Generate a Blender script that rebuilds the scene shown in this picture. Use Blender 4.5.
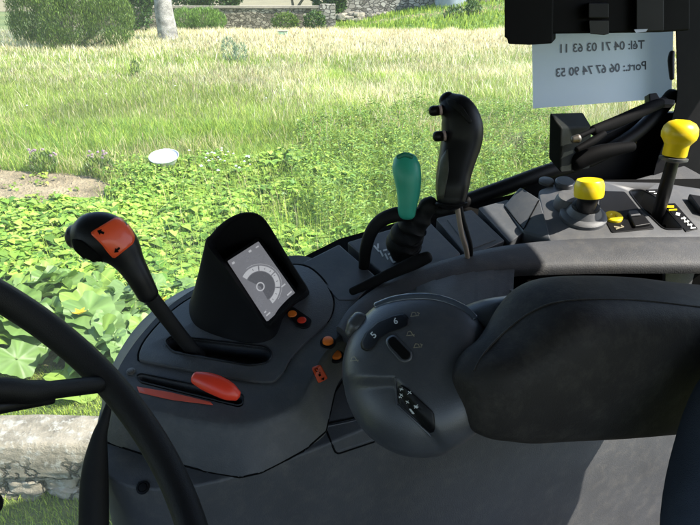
import bpy, bmesh, math, random
import numpy as np
from mathutils import Vector, Matrix, noise
from mathutils.bvhtree import BVHTree
from mathutils.geometry import tessellate_polygon
for o in list(bpy.data.objects): bpy.data.objects.remove(o)
rnd = random.Random(7)
SC = bpy.context.scene
COL = SC.collection
rad = math.radians

# ------------------------------------------------------------------ camera
FPX, PITCH, CAMZ = 606.0, 25.0, 2.3          # focal length in photo pixels (700 wide)
cam = bpy.data.cameras.new('camera'); camo = bpy.data.objects.new('camera', cam); COL.objects.link(camo)
camo.location = (0, 0, CAMZ); camo.rotation_euler = (rad(90-PITCH), 0, 0)
cam.sensor_width = 36; cam.lens = 36*FPX/700; cam.clip_start = .02; cam.clip_end = 2000
SC.camera = camo
# ------------------------------------------------------------------ local cab frame: s to the rear, w outboard, z up
A = Vector((.899, .438, 0)).normalized(); B = Vector((-A.y, A.x, 0)); Z = Vector((0, 0, 1))
def K(s, w, z): return A*s + B*w + Z*z
# ------------------------------------------------------------------ light
SUN = (A*.66 + B*-.62 + Z*1.0).normalized()
w = bpy.data.worlds.new('World'); SC.world = w; w.use_nodes = True
nt = w.node_tree; bg = nt.nodes['Background']; sky = nt.nodes.new('ShaderNodeTexSky')
sky.sky_type = 'NISHITA'; sky.sun_disc = False
sky.sun_elevation = math.asin(SUN.z); sky.sun_rotation = math.atan2(SUN.x, SUN.y)
nt.links.new(sky.outputs[0], bg.inputs[0]); bg.inputs[1].default_value = .15
sl = bpy.data.lights.new('sun', 'SUN'); sl.energy = 4.2; sl.angle = rad(.5); sl.color = (1, .94, .83)
so = bpy.data.objects.new('sun', sl); COL.objects.link(so); so.rotation_euler = SUN.to_track_quat('Z', 'Y').to_euler()
SC.view_settings.view_transform = 'Standard'; SC.view_settings.look = 'None'
SC.view_settings.gamma = 1; SC.view_settings.exposure = 1.45
SC.render.engine = 'CYCLES'

# ------------------------------------------------------------------ pixel helpers (photo pixels, 700 x 525)
CP, SP = math.cos(rad(PITCH)), math.sin(rad(PITCH))
CAM = Vector((0, 0, CAMZ)); FW = Vector((0, CP, -SP)); UP = Vector((0, SP, CP))
def ray(x, y): return Vector(((x-350)/FPX, 0, 0)) + UP*((262-y)/FPX) + FW
def P(x, y, t): return CAM + ray(x, y)*t
class Plane:
    def __init__(s, p, n): s.p = Vector(p); s.n = Vector(n).normalized(); s.n = -s.n if s.n.dot(CAM-s.p) < 0 else s.n
    def hit(s, x, y): d = ray(x, y); return CAM + d*((s.p-CAM).dot(s.n)/d.dot(s.n))
    def off(s, h): return Plane(s.p+s.n*h, s.n)
def proj(v):
    d = v-CAM; f = d.dot(FW); return 350+FPX*d.x/f, 262-FPX*d.dot(UP)/f
def G(x, y, z=0): return Plane((0, 0, z), (0, 0, 1)).hit(x, y)
# deck plane of the console, sloping up to the rear and outboard
TS, TW, T0 = .125, .21, 1.658
T = Plane(K(0, 0, T0), Z - A*TS - B*TW)
def Tz(s, w): return T0+TS*s+TW*w

# ------------------------------------------------------------------ materials
def new_mat(name):
    m = bpy.data.materials.new(name); m.use_nodes = True
    return m, m.node_tree, m.node_tree.nodes['Principled BSDF']
def N(nt, typ, **k):
    n = nt.nodes.new(typ)
    for a, b in k.items():
        if a in n.inputs: n.inputs[a].default_value = b
        else: setattr(n, a, b)
    return n
def mat(name, col, rough=.5, var=.25, vscale=9, bump=.15, bscale=900, spec=.5, metal=0, dust=0, emit=None, coat=0, col2=None, bdist=.0004):
    m, nt, p = new_mat(name); L = nt.links.new
    tc = N(nt, 'ShaderNodeTexCoord')
    nz = N(nt, 'ShaderNodeTexNoise', Scale=vscale, Detail=6.0, Roughness=.6); L(tc.outputs['Object'], nz.inputs['Vector'])
    cr = N(nt, 'ShaderNodeMapRange'); cr.inputs[1].default_value = .3; cr.inputs[2].default_value = .7
    L(nz.outputs[0], cr.inputs[0])
    mx = N(nt, 'ShaderNodeMix', data_type='RGBA')
    c2 = col2 or tuple(c*(1-var) for c in col)
    mx.inputs[6].default_value = (*c2, 1); mx.inputs[7].default_value = (*(c*(1+var*.6) for c in col), 1)
    L(cr.outputs[0], mx.inputs[0]); out = mx.outputs[2]
    if dust:
        n2 = N(nt, 'ShaderNodeTexNoise', Scale=38.0, Detail=9.0, Roughness=.75); L(tc.outputs['Object'], n2.inputs['Vector'])
        r2 = N(nt, 'ShaderNodeMapRange'); r2.inputs[1].default_value = .48; r2.inputs[2].default_value = .78; r2.inputs[4].default_value = dust
        L(n2.outputs[0], r2.inputs[0])
        m2 = N(nt, 'ShaderNodeMix', data_type='RGBA'); L(r2.outputs[0], m2.inputs[0]); L(out, m2.inputs[6])
        m2.inputs[7].default_value = (.30, .27, .22, 1); out = m2.outputs[2]
    L(out, p.inputs['Base Color'])
    rr = N(nt, 'ShaderNodeMapRange'); rr.inputs[3].default_value = max(rough-.1, .05); rr.inputs[4].default_value = min(rough+.12, 1)
    L(nz.outputs[0], rr.inputs[0]); L(rr.outputs[0], p.inputs['Roughness'])
    p.inputs['Specular IOR Level'].default_value = spec; p.inputs['Metallic'].default_value = metal
    p.inputs['Coat Weight'].default_value = coat
    if bump:
        nb = N(nt, 'ShaderNodeTexNoise', Scale=bscale, Detail=3.0); L(tc.outputs['Object'], nb.inputs['Vector'])
        b = N(nt, 'ShaderNodeBump', Strength=bump, Distance=bdist); L(nb.outputs[0], b.inputs['Height']); L(b.outputs[0], p.inputs['Normal'])
    if emit:
        p.inputs['Emission Color'].default_value = (*emit, 1); p.inputs['Emission Strength'].default_value = 1
    return m
M = {}
M['deck'] = mat('dark_console_plastic', (.058, .060, .065), .5, bump=.8, dust=.13, bscale=520, bdist=.0007)
M['side'] = mat('side_console_plastic', (.068, .070, .075), .55, bump=.8, dust=.17, bscale=520, bdist=.0007, vscale=5)
M['lip'] = mat('grey_rail_plastic', (.066, .068, .074), .58, bump=.8, dust=.15, spec=.3, bscale=520, bdist=.0006)
M['seg'] = mat('grey_panel_plastic', (.072, .078, .088), .45, bump=.5, dust=.15)
M['rear'] = mat('light_grey_plastic', (.085, .088, .095), .5, bump=.6, dust=.2)
M['pod'] = mat('armrest_pod_plastic', (.060, .064, .072), .30, bump=.5, dust=.10)
M['hood'] = mat('matt_black_plastic', (.004, .004, .005), .65, bump=.5, spec=.15)
M['blk'] = mat('black_plastic', (.006, .006, .007), .42, bump=.2, dust=.01, spec=.25)
M['rub'] = mat('black_rubber', (.007, .007, .007), .62, bump=.5, dust=.015, spec=.2)
M['satin'] = mat('satin_black', (.003, .003, .0035), .7, bump=.3, spec=.06)
M['gap'] = mat('black_gap', (.004, .004, .004), .9, bump=0, spec=.1)
M['wheel'] = mat('black_leatherette', (.007, .007, .008), .5, bump=.8, bscale=1400, spec=.25)
M['frame'] = mat('black_painted_steel', (.0035, .0035, .004), .5, bump=.15, dust=.01, spec=.12)
M['cush'] = mat('brown_black_leatherette', (.027, .024, .022), .62, bump=1, bscale=520, dust=.12, vscale=6, spec=.25, bdist=.0004)
M['seatf'] = mat('dark_blue_fabric', (.06, .072, .10), .9, bump=1, bscale=900, spec=.1, bdist=.001)
M['red'] = mat('red_plastic', (.80, .05, .02), .35, var=.12, bump=.1)
M['orange'] = mat('orange_plastic', (.9, .20, .02), .4, var=.1, bump=.1)
M['opanel'] = mat('orange_red_panel', (.85, .09, .02), .38, var=.15, bump=.2, coat=.2)
M['stripe'] = mat('faded_red_stripe', (.75, .10, .05), .5, var=.3, bump=.1)
M['green'] = mat('green_plastic', (.035, .40, .27), .45, var=.15, bump=.2, dust=.08)
M['yellow'] = mat('yellow_plastic', (.85, .62, .01), .35, var=.06, bump=.15, dust=.05)
M['white'] = mat('white_marking', (.62, .64, .64), .5, var=.05, bump=0)
M['tan'] = mat('faded_marking', (.26, .23, .16), .5, var=.05, bump=0)
M['cable'] = mat('beige_cable', (.34, .26, .19), .5, bump=.1)
M['steel'] = mat('worn_steel', (.20, .18, .16), .5, metal=1, bump=.1)
M['olive'] = mat('olive_grip_side', (.055, .058, .040), .5, bump=.4, dust=.15)
M['screen'] = mat('screen_grey', (.16, .16, .17), .25, var=.12, vscale=60, bump=0, emit=(.055, .055, .06))
M['sgfx'] = mat('screen_light_grey', (.32, .32, .33), .25, var=.1, bump=0, emit=(.14, .14, .145))
M['smid'] = mat('screen_mid_grey', (.11, .11, .12), .25, var=.1, bump=0, emit=(.03, .03, .033))
M['paper'], _nt, _p = new_mat('paper')
_p.inputs['Base Color'].default_value = (.52, .57, .67, 1); _p.inputs['Roughness'].default_value = .8
_t = N(_nt, 'ShaderNodeBsdfTranslucent'); _t.inputs[0].default_value = (.60, .66, .78, 1); _m = N(_nt, 'ShaderNodeMixShader'); _m.inputs[0].default_value = .25
_nt.links.new(_p.outputs[0], _m.inputs[1]); _nt.links.new(_t.outputs[0], _m.inputs[2]); _nt.links.new(_m.outputs[0], _nt.nodes['Material Output'].inputs[0])
M['ink'] = mat('grey_ink', (.10, .11, .15), .7, bump=0)
# window glass
M['glass'], _nt, _p = new_mat('window_glass')
_tr = N(_nt, 'ShaderNodeBsdfTransparent'); _tr.inputs[0].default_value = (.96, .98, .97, 1); _gl = N(_nt, 'ShaderNodeBsdfGlossy'); _gl.inputs['Roughness'].default_value = .03
_fr = N(_nt, 'ShaderNodeFresnel', IOR=1.25); _m = N(_nt, 'ShaderNodeMixShader')
_nt.links.new(_fr.outputs[0], _m.inputs[0]); _nt.links.new(_tr.outputs[0], _m.inputs[1]); _nt.links.new(_gl.outputs[0], _m.inputs[2])
_tl = N(_nt, 'ShaderNodeBsdfTranslucent'); _tl.inputs[0].default_value = (.95, .90, .76, 1)
_tc = N(_nt, 'ShaderNodeTexCoord'); _nz = N(_nt, 'ShaderNodeTexNoise', Scale=3.0, Detail=8.0, Roughness=.7); _nt.links.new(_tc.outputs['Object'], _nz.inputs['Vector'])
_mr = N(_nt, 'ShaderNodeMapRange'); _mr.inputs[1].default_value = .3; _mr.inputs[2].default_value = .75; _mr.inputs[3].default_value = .018; _mr.inputs[4].default_value = .052; _nt.links.new(_nz.outputs[0], _mr.inputs[0])
_m3 = N(_nt, 'ShaderNodeMixShader'); _nt.links.new(_mr.outputs[0], _m3.inputs[0]); _nt.links.new(_m.outputs[0], _m3.inputs[1]); _nt.links.new(_tl.outputs[0], _m3.inputs[2])
_nt.links.new(_m3.outputs[0], _nt.nodes['Material Output'].inputs[0])
def leafmat(name, trans=.35, rough=.55, spec=.25):
    m, nt, p = new_mat(name); L = nt.links.new
    a = N(nt, 'ShaderNodeAttribute', attribute_name='col')
    L(a.outputs['Color'], p.inputs['Base Color']); p.inputs['Roughness'].default_value = rough; p.inputs['Specular IOR Level'].default_value = spec
    t = N(nt, 'ShaderNodeBsdfTranslucent'); L(a.outputs['Color'], t.inputs[0])
    x = N(nt, 'ShaderNodeMixShader'); x.inputs[0].default_value = trans
    L(p.outputs[0], x.inputs[1]); L(t.outputs[0], x.inputs[2]); L(x.outputs[0], nt.nodes['Material Output'].inputs[0])
    return m
M['leaf'] = leafmat('leaf', .32, .45, .4); M['grass'] = leafmat('grass_blade', .4, .7, .15)

# ------------------------------------------------------------------ object helpers
ROOT = {}
def thing(name, label, cat, loc, group=None):
    o = bpy.data.objects.new(name, None); COL.objects.link(o); o.location = loc; o.empty_display_size = .02
    o['label'] = label; o['category'] = cat
    if group: o['group'] = group
    ROOT[o.name] = Vector(loc); return o
def tag(o, label, cat, group=None):
    o['label'] = label; o['category'] = cat
    if group: o['group'] = group
    return o
def rootloc(o):
    while o.parent: o = o.parent
    return ROOT.get(o.name, Vector(o.location))
def mesh(name, verts, faces, m, parent=None, smooth=True, bevel=0, seg=2, sub=0, weld=0, cols=None, solid=0, angle=40, loc=None):
    L = rootloc(parent) if parent else Vector(loc or (0, 0, 0))
    me = bpy.data.meshes.new(name); me.from_pydata([tuple(Vector(v)-L) for v in verts], [], faces)
    bm = bmesh.new(); bm.from_mesh(me)
    if weld: bmesh.ops.remove_doubles(bm, verts=bm.verts, dist=weld)
    bmesh.ops.recalc_face_normals(bm, faces=bm.faces); bm.to_mesh(me); bm.free()
    o = bpy.data.objects.new(name, me); COL.objects.link(o)
    if parent: o.parent = parent
    else: o.location = L; ROOT[o.name] = L
    me.materials.append(m)
    if smooth: me.shade_smooth()
    if solid: md = o.modifiers.new('so', 'SOLIDIFY'); md.thickness = solid; md.offset = 1
    if bevel:
        md = o.modifiers.new('bv', 'BEVEL'); md.width = bevel; md.segments = seg; md.limit_method = 'ANGLE'; md.angle_limit = rad(30); md.harden_normals = True
    if sub: md = o.modifiers.new('ss', 'SUBSURF'); md.levels = sub; md.render_levels = sub
    if smooth and not bevel and not sub:
        try: me.set_sharp_from_angle(angle=rad(angle))
        except Exception: pass
    return o
def ngon_prism(top, vec):
    n = len(top); top = [Vector(p) for p in top]; v = top+[p+vec for p in top]
    return v, [tuple(range(n)), tuple(reversed(range(n, 2*n)))]+[(i, i+n, (i+1) % n+n, (i+1) % n) for i in range(n)]
def slab(name, pts, th, m, parent=None, bevel=.002, vec=None, **k):
    pts = [Vector(p) for p in pts]
    n = Vector((0, 0, 0))
    for i in range(len(pts)): n += pts[i].cross(pts[(i+1) % len(pts)])
    n.normalize(); c = sum(pts, Vector())/len(pts)
    if n.dot(CAM-c) < 0: n = -n
    v, f = ngon_prism(pts, vec if vec is not None else -n*th)
    return mesh(name, v, f, m, parent, bevel=bevel, **k)
def fillet(p, r, seg=5):
    out = []; n = len(p); p = [Vector(q) for q in p]
    for i in range(n):
        a, b, c = p[i-1], p[i], p[(i+1) % n]; rr = r[i] if isinstance(r, (list, tuple)) else r
        d1 = (a-b); d2 = (c-b); q = min(rr, d1.length*.48, d2.length*.48); s = b+d1.normalized()*q; e = b+d2.normalized()*q
        for k in range(seg+1):
            t = k/seg; out.append(s*(1-t)**2+b*2*t*(1-t)+e*t*t)
    return out
def spline(pts, per=6, closed=False):
    p = [Vector(q) for q in pts]; n = len(p); out = []
    g = (lambda i: p[i % n]) if closed else (lambda i: p[max(0, min(n-1, i))])
    for i in range(n if closed else n-1):
        a, b, c, d = g(i-1), g(i), g(i+1), g(i+2)
        for k in range(per):
            t = k/per; out.append(.5*((2*b)+(c-a)*t+(2*a-5*b+4*c-d)*t*t+(3*b-a-3*c+d)*t**3))
    if not closed: out.append(p[-1])
    return out
def resample(p, n):
    p = [Vector(q) for q in p]; L = [0]
    for i in range(len(p)): L.append(L[-1]+(p[(i+1) % len(p)]-p[i]).length)
    out = []; j = 0
    for k in range(n):
        d = L[-1]*k/n
        while L[j+1] < d: j += 1
        out.append(p[j].lerp(p[(j+1) % len(p)], (d-L[j])/max(L[j+1]-L[j], 1e-9)))
    return out
def loft(rings, cap0=True, cap1=True):
    n = len(rings[0]); v = [q for r in rings for q in r]; f = []
    for i in range(len(rings)-1):
        for j in range(n): f.append((i*n+j, i*n+(j+1) % n, (i+1)*n+(j+1) % n, (i+1)*n+j))
    if cap0: f.append(tuple(range(n)))
    if cap1: f.append(tuple(reversed(range((len(rings)-1)*n, len(rings)*n))))
    return v, f
def join(*vf):
    V = []; Fc = []
    for v, f in vf: b = len(V); V += list(v); Fc += [tuple(i+b for i in q) for q in f]
    return V, Fc
def tube(pts, r, n=14, flat=1.0, side=None, rnd_end=True, ex=2.0):
    """swept tube; r number or list; flat = depth ratio; side = vector that fixes the frame"""
    pts = [Vector(p) for p in pts]; m = len(pts); R = r if isinstance(r, (list, tuple)) else [r]*m
    fl = flat if isinstance(flat, (list, tuple)) else [flat]*m
    tg = [(pts[min(i+1, m-1)]-pts[max(i-1, 0)]).normalized() for i in range(m)]
    u = (side or tg[0].orthogonal()); rings = []
    def ring(c, t, u, rr, f):
        w = t.cross(u).normalized(); o = []
        for k in range(n):
            a = 2*math.pi*k/n; ca, sa = math.cos(a), math.sin(a)
            x = math.copysign(abs(ca)**(2/ex), ca); y = math.copysign(abs(sa)**(2/ex), sa)
            o.append(c+u*(x*rr)+w*(y*rr*f))
        return o
    for i in range(m):
        if side: u = side.copy()
        u = (u-tg[i]*u.dot(tg[i])).normalized()
        if i == 0 and rnd_end:
            for a in (80, 55, 28): rings.append(ring(pts[0]-tg[0]*R[0]*min(fl[0], 1)*.8*math.sin(rad(a)), tg[0], u, R[0]*math.cos(rad(a)), fl[0]))
        rings.append(ring(pts[i], tg[i], u, R[i], fl[i]))
        if i == m-1 and rnd_end:
            for a in (28, 55, 80): rings.append(ring(pts[-1]+tg[-1]*R[-1]*min(fl[-1], 1)*.8*math.sin(rad(a)), tg[-1], u, R[-1]*math.cos(rad(a)), fl[-1]))
    return loft(rings)
def loftpx(secs, depth=1.0, per=4, n=24, ex=2.0, rnd_end=True):
    """body traced by centre-line pixels with a real distance: (px, py, t, half width in px)"""
    q = spline([Vector((a, b, c*1000)) for a, b, c, d in secs], per); rr = spline([Vector((d, e, 0)) for (a, b, c, d), e in zip(secs, depth if isinstance(depth, list) else [depth]*len(secs))], per)
    pts = [P(p.x, p.y, p.z/1000) for p in q]; R = [max(.2, k.x)*p.z/1000/FPX for k, p in zip(rr, q)]
    d = (pts[-1]-pts[0]); view = (sum(pts, Vector())/len(pts)-CAM).normalized(); side = d.cross(view).normalized()
    # side vector is per-ring re-orthogonalised against the tangent, using the view direction as depth
    m = len(pts); rings = []
    tg = [(pts[min(i+1, m-1)]-pts[max(i-1, 0)]).normalized() for i in range(m)]
    def ring(c, t, rr, f):
        u = t.cross(view).normalized(); w = t.cross(u).normalized(); o = []
        for k in range(n):
            a = 2*math.pi*k/n; ca, sa = math.cos(a), math.sin(a)
            o.append(c+u*(math.copysign(abs(ca)**(2/ex), ca)*rr)+w*(math.copysign(abs(sa)**(2/ex), sa)*rr*f))
        return o
    for i in range(m):
        f = rr[i].y
        if i == 0 and rnd_end:
            for a in (82, 60, 40, 20): rings.append(ring(pts[0]-tg[0]*R[0]*.7*math.sin(rad(a)), tg[0], R[0]*math.cos(rad(a)), f))
        rings.append(ring(pts[i], tg[i], R[i], f))
        if i == m-1 and rnd_end:
            for a in (20, 40, 60, 82): rings.append(ring(pts[-1]+tg[-1]*R[-1]*.7*math.sin(rad(a)), tg[-1], R[-1]*math.cos(rad(a)), f))
    return loft(rings)
def lathe(base, axis, prof, n=32):
    axis = axis.normalized(); u = axis.orthogonal().normalized(); w = axis.cross(u)
    rings = [[base+axis*h+(u*math.cos(2*math.pi*k/n)+w*math.sin(2*math.pi*k/n))*max(r, 1e-4) for k in range(n)] for r, h in prof]
    return loft(rings)
def box(c, dx, dy, dz, X=Vector((1, 0, 0)), Y=Vector((0, 1, 0)), ZZ=Vector((0, 0, 1))):
    c = Vector(c); q = [c+X*(a*dx/2)+Y*(b*dy/2)-ZZ*(dz/2) for a, b in ((-1, -1), (1, -1), (1, 1), (-1, 1))]
    return ngon_prism(q, ZZ*dz)
def bvh(o):
    dg = bpy.context.evaluated_depsgraph_get(); dg.update(); e = o.evaluated_get(dg); me = e.to_mesh()
    L = rootloc(o); t = BVHTree.FromPolygons([v.co+L for v in me.vertices], [tuple(p.vertices) for p in me.polygons]); e.to_mesh_clear(); return t
def cast(t, x, y, off=.0006):
    d = ray(x, y).normalized(); h = t.ray_cast(CAM, d)
    if h[0] is None: return None
    n = h[1] if h[1].dot(d) < 0 else -h[1]
    return h[0]+n*off
def decal(name, poly, target, m, parent, off=.0006, th=.0004, rings=5, rnd_px=0):
    """sticker-like skin on an existing surface, star-shaped outline in pixels"""
    poly = [Vector((a, b, 0)) for a, b in poly]
    if rnd_px: poly = fillet(poly, rnd_px)
    poly = resample(poly, max(24, len(poly))); c = sum(poly, Vector())/len(poly); n = len(poly)
    t = target if isinstance(target, BVHTree) else bvh(target)
    V = [cast(t, c.x, c.y, off)]; f = []
    for k in range(1, rings+1):
        for p in poly: q = c.lerp(p, k/rings); V.append(cast(t, q.x, q.y, off))
    if any(v is None for v in V):
        g = [v for v in V if v is not None]
        if not g: print('decal missed', name); return None
        V = [v if v is not None else g[0] for v in V]
    for j in range(n): f.append((0, 1+j, 1+(j+1) % n))
    for k in range(rings-1):
        for j in range(n): a = 1+k*n+j; b = 1+k*n+(j+1) % n; f.append((a, a+n, b+n, b))
    return mesh(name, V, f, m, parent, solid=th)
def textmesh(s):
    cu = bpy.data.curves.new('t', 'FONT'); cu.body = s; cu.align_x = 'CENTER'; cu.align_y = 'CENTER'; cu.offset = .02; cu.resolution_u = 3
    o = bpy.data.objects.new('t', cu); COL.objects.link(o); dg = bpy.context.evaluated_depsgraph_get(); dg.update()
    me = o.evaluated_get(dg).to_mesh(); v = [(p.co.x, p.co.y) for p in me.vertices]; f = [tuple(p.vertices) for p in me.polygons]
    o.evaluated_get(dg).to_mesh_clear(); bpy.data.objects.remove(o); bpy.data.curves.remove(cu); return v, f
def text_on(name, s, cx, cy, ux, uy, fn, m, parent, vx=None):
    """text laid on a surface: (ux,uy) is the pixel vector of one em to the right, vx of one em up"""
    v, f = textmesh(s); vx = vx or (uy, -ux)
    return mesh(name, [fn(cx+a*ux+b*vx[0], cy+a*uy+b*vx[1]) for a, b in v], f, m, parent, smooth=False)
def polys_on(name, polys, fn, m, parent):
    V = []; Fc = []
    for p in polys:
        b = len(V); V += [fn(x, y) for x, y in p]; Fc.append(tuple(range(b, b+len(p))))
    return mesh(name, V, Fc, m, parent, smooth=False)
def cut(o, cutters):
    for c in cutters:
        md = o.modifiers.new('cut', 'BOOLEAN'); md.operation = 'DIFFERENCE'; md.solver = 'EXACT'; md.object = c
    dg = bpy.context.evaluated_depsgraph_get(); dg.update(); me = bpy.data.meshes.new_from_object(o.evaluated_get(dg))
    o.modifiers.clear(); o.data = me
    for c in cutters: bpy.data.objects.remove(c)
    try: me.set_sharp_from_angle(angle=rad(35))
    except Exception: pass
def kpx(lst, plane): return [plane.hit(q[0], q[1]) for q in lst]
def stroke(a, b, w):
    d = Vector((b[0]-a[0], b[1]-a[1])).normalized()*w/2; n = (-d.y, d.x)
    return [(a[0]-n[0], a[1]-n[1]), (b[0]-n[0], b[1]-n[1]), (b[0]+n[0], b[1]+n[1]), (a[0]+n[0], a[1]+n[1])]

# =================================================================== LARGE STRUCTURE: GROUND
def gmat():
    m, nt, p = new_mat('soil_and_turf'); L = nt.links.new
    tc = N(nt, 'ShaderNodeTexCoord')
    n1 = N(nt, 'ShaderNodeTexNoise', Scale=.5, Detail=10.0, Roughness=.7); L(tc.outputs['Object'], n1.inputs['Vector'])
    cr = N(nt, 'ShaderNodeValToRGB'); e = cr.color_ramp.elements
    e[0].position = .35; e[0].color = (.07, .11, .03, 1); e[1].position = .7; e[1].color = (.20, .22, .08, 1)
    L(n1.outputs[0], cr.inputs[0]); L(cr.outputs[0], p.inputs['Base Color']); p.inputs['Roughness'].default_value = .95
    nb = N(nt, 'ShaderNodeTexNoise', Scale=14.0, Detail=8.0); L(tc.outputs['Object'], nb.inputs['Vector'])
    b = N(nt, 'ShaderNodeBump', Strength=.8, Distance=.05); L(nb.outputs[0], b.inputs['Height']); L(b.outputs[0], p.inputs['Normal'])
    return m
g = mesh('ground', [(-600, -300, 0), (600, -300, 0), (600, 1500, 0), (-600, 1500, 0)], [(0, 1, 2, 3)], gmat(), smooth=False); g['kind'] = 'structure'
def blob_sheet(name, pxpoly, z, m):
    pts = spline([G(x, y, z) for x, y in pxpoly], 6, True)
    V = [p+Vector((rnd.uniform(-.04, .04), rnd.uniform(-.04, .04), 0)) for p in pts]
    V, f = ngon_prism(V, Vector((0, 0, -.03)))
    o = mesh(name, V, f, m, smooth=False); o['kind'] = 'structure'; return o
M['soil'] = mat('dry_soil', (.29, .235, .16), .95, var=.45, vscale=2.5, bump=1, bscale=22, spec=.1, bdist=.03)
blob_sheet('bare_soil', [(-130, 168), (-40, 168), (40, 171), (90, 175), (116, 184), (108, 198), (72, 209), (20, 217), (-60, 222), (-130, 216)], .008, M['soil'])
M['soild'] = mat('garden_soil', (.11, .10, .05), .95, var=.35, vscale=6, bump=1, bscale=30, spec=.1, bdist=.03)
blob_sheet('garden_soil', [(-160, 214), (20, 214), (110, 206), (200, 200), (330, 215), (360, 300), (300, 400), (140, 392), (40, 384), (-60, 378), (-160, 360)], .004, M['soild'])
M['paleland'] = mat('pale_field', (.22, .19, .11), .95, var=.2, vscale=.5, bump=0)
o = mesh('far_field', [(-120, 52, .02), (120, 52, .02), (200, 160, .5), (-200, 160, .5)], [(0, 1, 2, 3)], M['paleland'], smooth=False); o['kind'] = 'structure'

# =================================================================== CAB
cab = thing('tractor_cab', 'black tractor cab frame with side window, rear pillar and lower sill behind the console', 'tractor cab', K(.4, .9, 1.2))
WPL = Plane(K(0, .93, 2), B)         # plane of the side glass
def kslab(name, s0, s1, w0, w1, z0, z1, m, parent, bevel=.01):
    v, f = ngon_prism([K(s0, w0, z0), K(s1, w0, z0), K(s1, w1, z0), K(s0, w1, z0)], Z*(z1-z0)); return mesh(name, v, f, m, parent, bevel=bevel)
kslab('roof', -1.1, 1.16, -.95, 1.0, 2.62, 2.74, M['blk'], cab, .03)
kslab('roof_shade_slab', 1.163, 1.6, .45, 1.0, 2.58, 2.70, M['blk'], cab, .02)  # unseen slab added to keep the sun off pillar, notice and latch
kslab('unseen_window_header', -1.1, 1.05, .955, .99, 2.53, 2.617, M['blk'], cab, .01)  # out-of-view beam, added to block high sky above the side window
kslab('unseen_door_header', -1.1, .9, -.95, -.90, 2.35, 2.617, M['blk'], cab, .01)  # out-of-view beam, added to cut sky light from the door side
kslab('unseen_door_panel', -1.1, .95, -.95, -.90, 1.04, 1.75, M['rub'], cab, .01)  # out-of-view panel, added to darken the cab interior
kslab('unseen_front_header', -1.1, -1.06, -.897, .95, 2.35, 2.617, M['blk'], cab, .01)  # out-of-view beam, added to cut sky light from the front
kslab('unseen_rear_panel', 1.28, 1.33, -.9, .55, 1.04, 1.35, M['rub'], cab, .01)  # low panel out of view, added to close off light from the rear
kslab('floor', -1.0, 1.3, -.8, .9, 1.0, 1.04, M['rub'], cab)
kslab('dashboard', -1.0, -.85, -.8, .5, 1.04, 1.9, M['blk'], cab, .03)
kslab('window_glass', -1.8, 1.12, .929, .933, 1.0, 2.62, M['glass'], cab, 0)
PW = Plane(K(0, .86, 2), B)
slab('pillar', kpx(fillet([Vector(q+(0,)) for q in [(673, -110), (675, 0), (677, 96), (672, 118), (655, 165), (640, 240), (860, 300), (900, -110)]], 8), PW), .07, mat('dark_grey_trim', (.005, .005, .006), .75, bump=.4, dust=.01, spec=.08), cab, bevel=.004, vec=ray(700, 100)*.06)
# curved lower sill bar of the window, running behind the levers up to the latch
bar = [(262, 300), (320, 268), (380, 238), (430, 214), (470, 197), (515, 180), (548, 168), (590, 156), (630, 134), (655, 112), (672, 92)]
pts = spline([WPL.off(.03).hit(x, y+3) for x, y in bar], 5)
v, f = tube(pts, [.0155]*len(pts), 16, 1.1)
mesh('window_sill', v, f, M['frame'], cab)
# black inner fender sheet below the bar
slab('fender_panel', kpx([(553, 166), (585, 146), (604, 134), (630, 122), (655, 112), (700, 112), (760, 250), (545, 250)], WPL.off(.012)), .02, M['frame'], cab, bevel=.003)
mesh('bolt', *lathe(WPL.off(.014).hit(634, 141.5), WPL.n, [(.0, 0), (.0075, 0), (.0075, .002), (.0055, .004), (0, .004)], 6), mat('brass_bolt', (.35, .28, .12), .4, metal=1, bump=0), cab)
# ribs and dents on the fender panel
mesh('stay_strut', *loftpx([(575, 162, 1.10, 9), (600, 152, 1.10, 8), (632, 146, 1.11, 5)], 1.0), M['satin'], cab)
mesh('door_seal', *loftpx([(110, 400, .76, 3), (104.5, 420, .755, 5), (99.5, 436, .755, 7.5), (95.5, 465, .76, 12), (94, 500, .765, 14), (94, 570, .77, 14.5)], .8), M['rub'], cab)

# =================================================================== CONSOLE
con = thing('control_console', 'dark grey right-hand control console with display, slots and buttons under the window', 'console', K(.4, .7, 1.04))
# body: prism whose plan wraps round the front end
plan = spline([Vector(q+(0,)) for q in [(.06, .90), (.01, .83), (-.022, .76), (-.030, .70), (-.012, .650), (.04, .612), (.12, .59), (.25, .578), (.6, .575), (1.25, .575)]], 5)
plan = [(p.x, p.y) for p in plan]+[(1.25, .86), (.6, .9), (.1, .92)]
top = [K(s, w, Tz(s, w)-.07) for s, w in plan]; bot = [K(s, w, 1.05) for s, w in plan]
v, f = loft([top, bot]); body = mesh('side_panel', v, f, M['side'], con, bevel=.004)
SBV = bvh(body)

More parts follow.
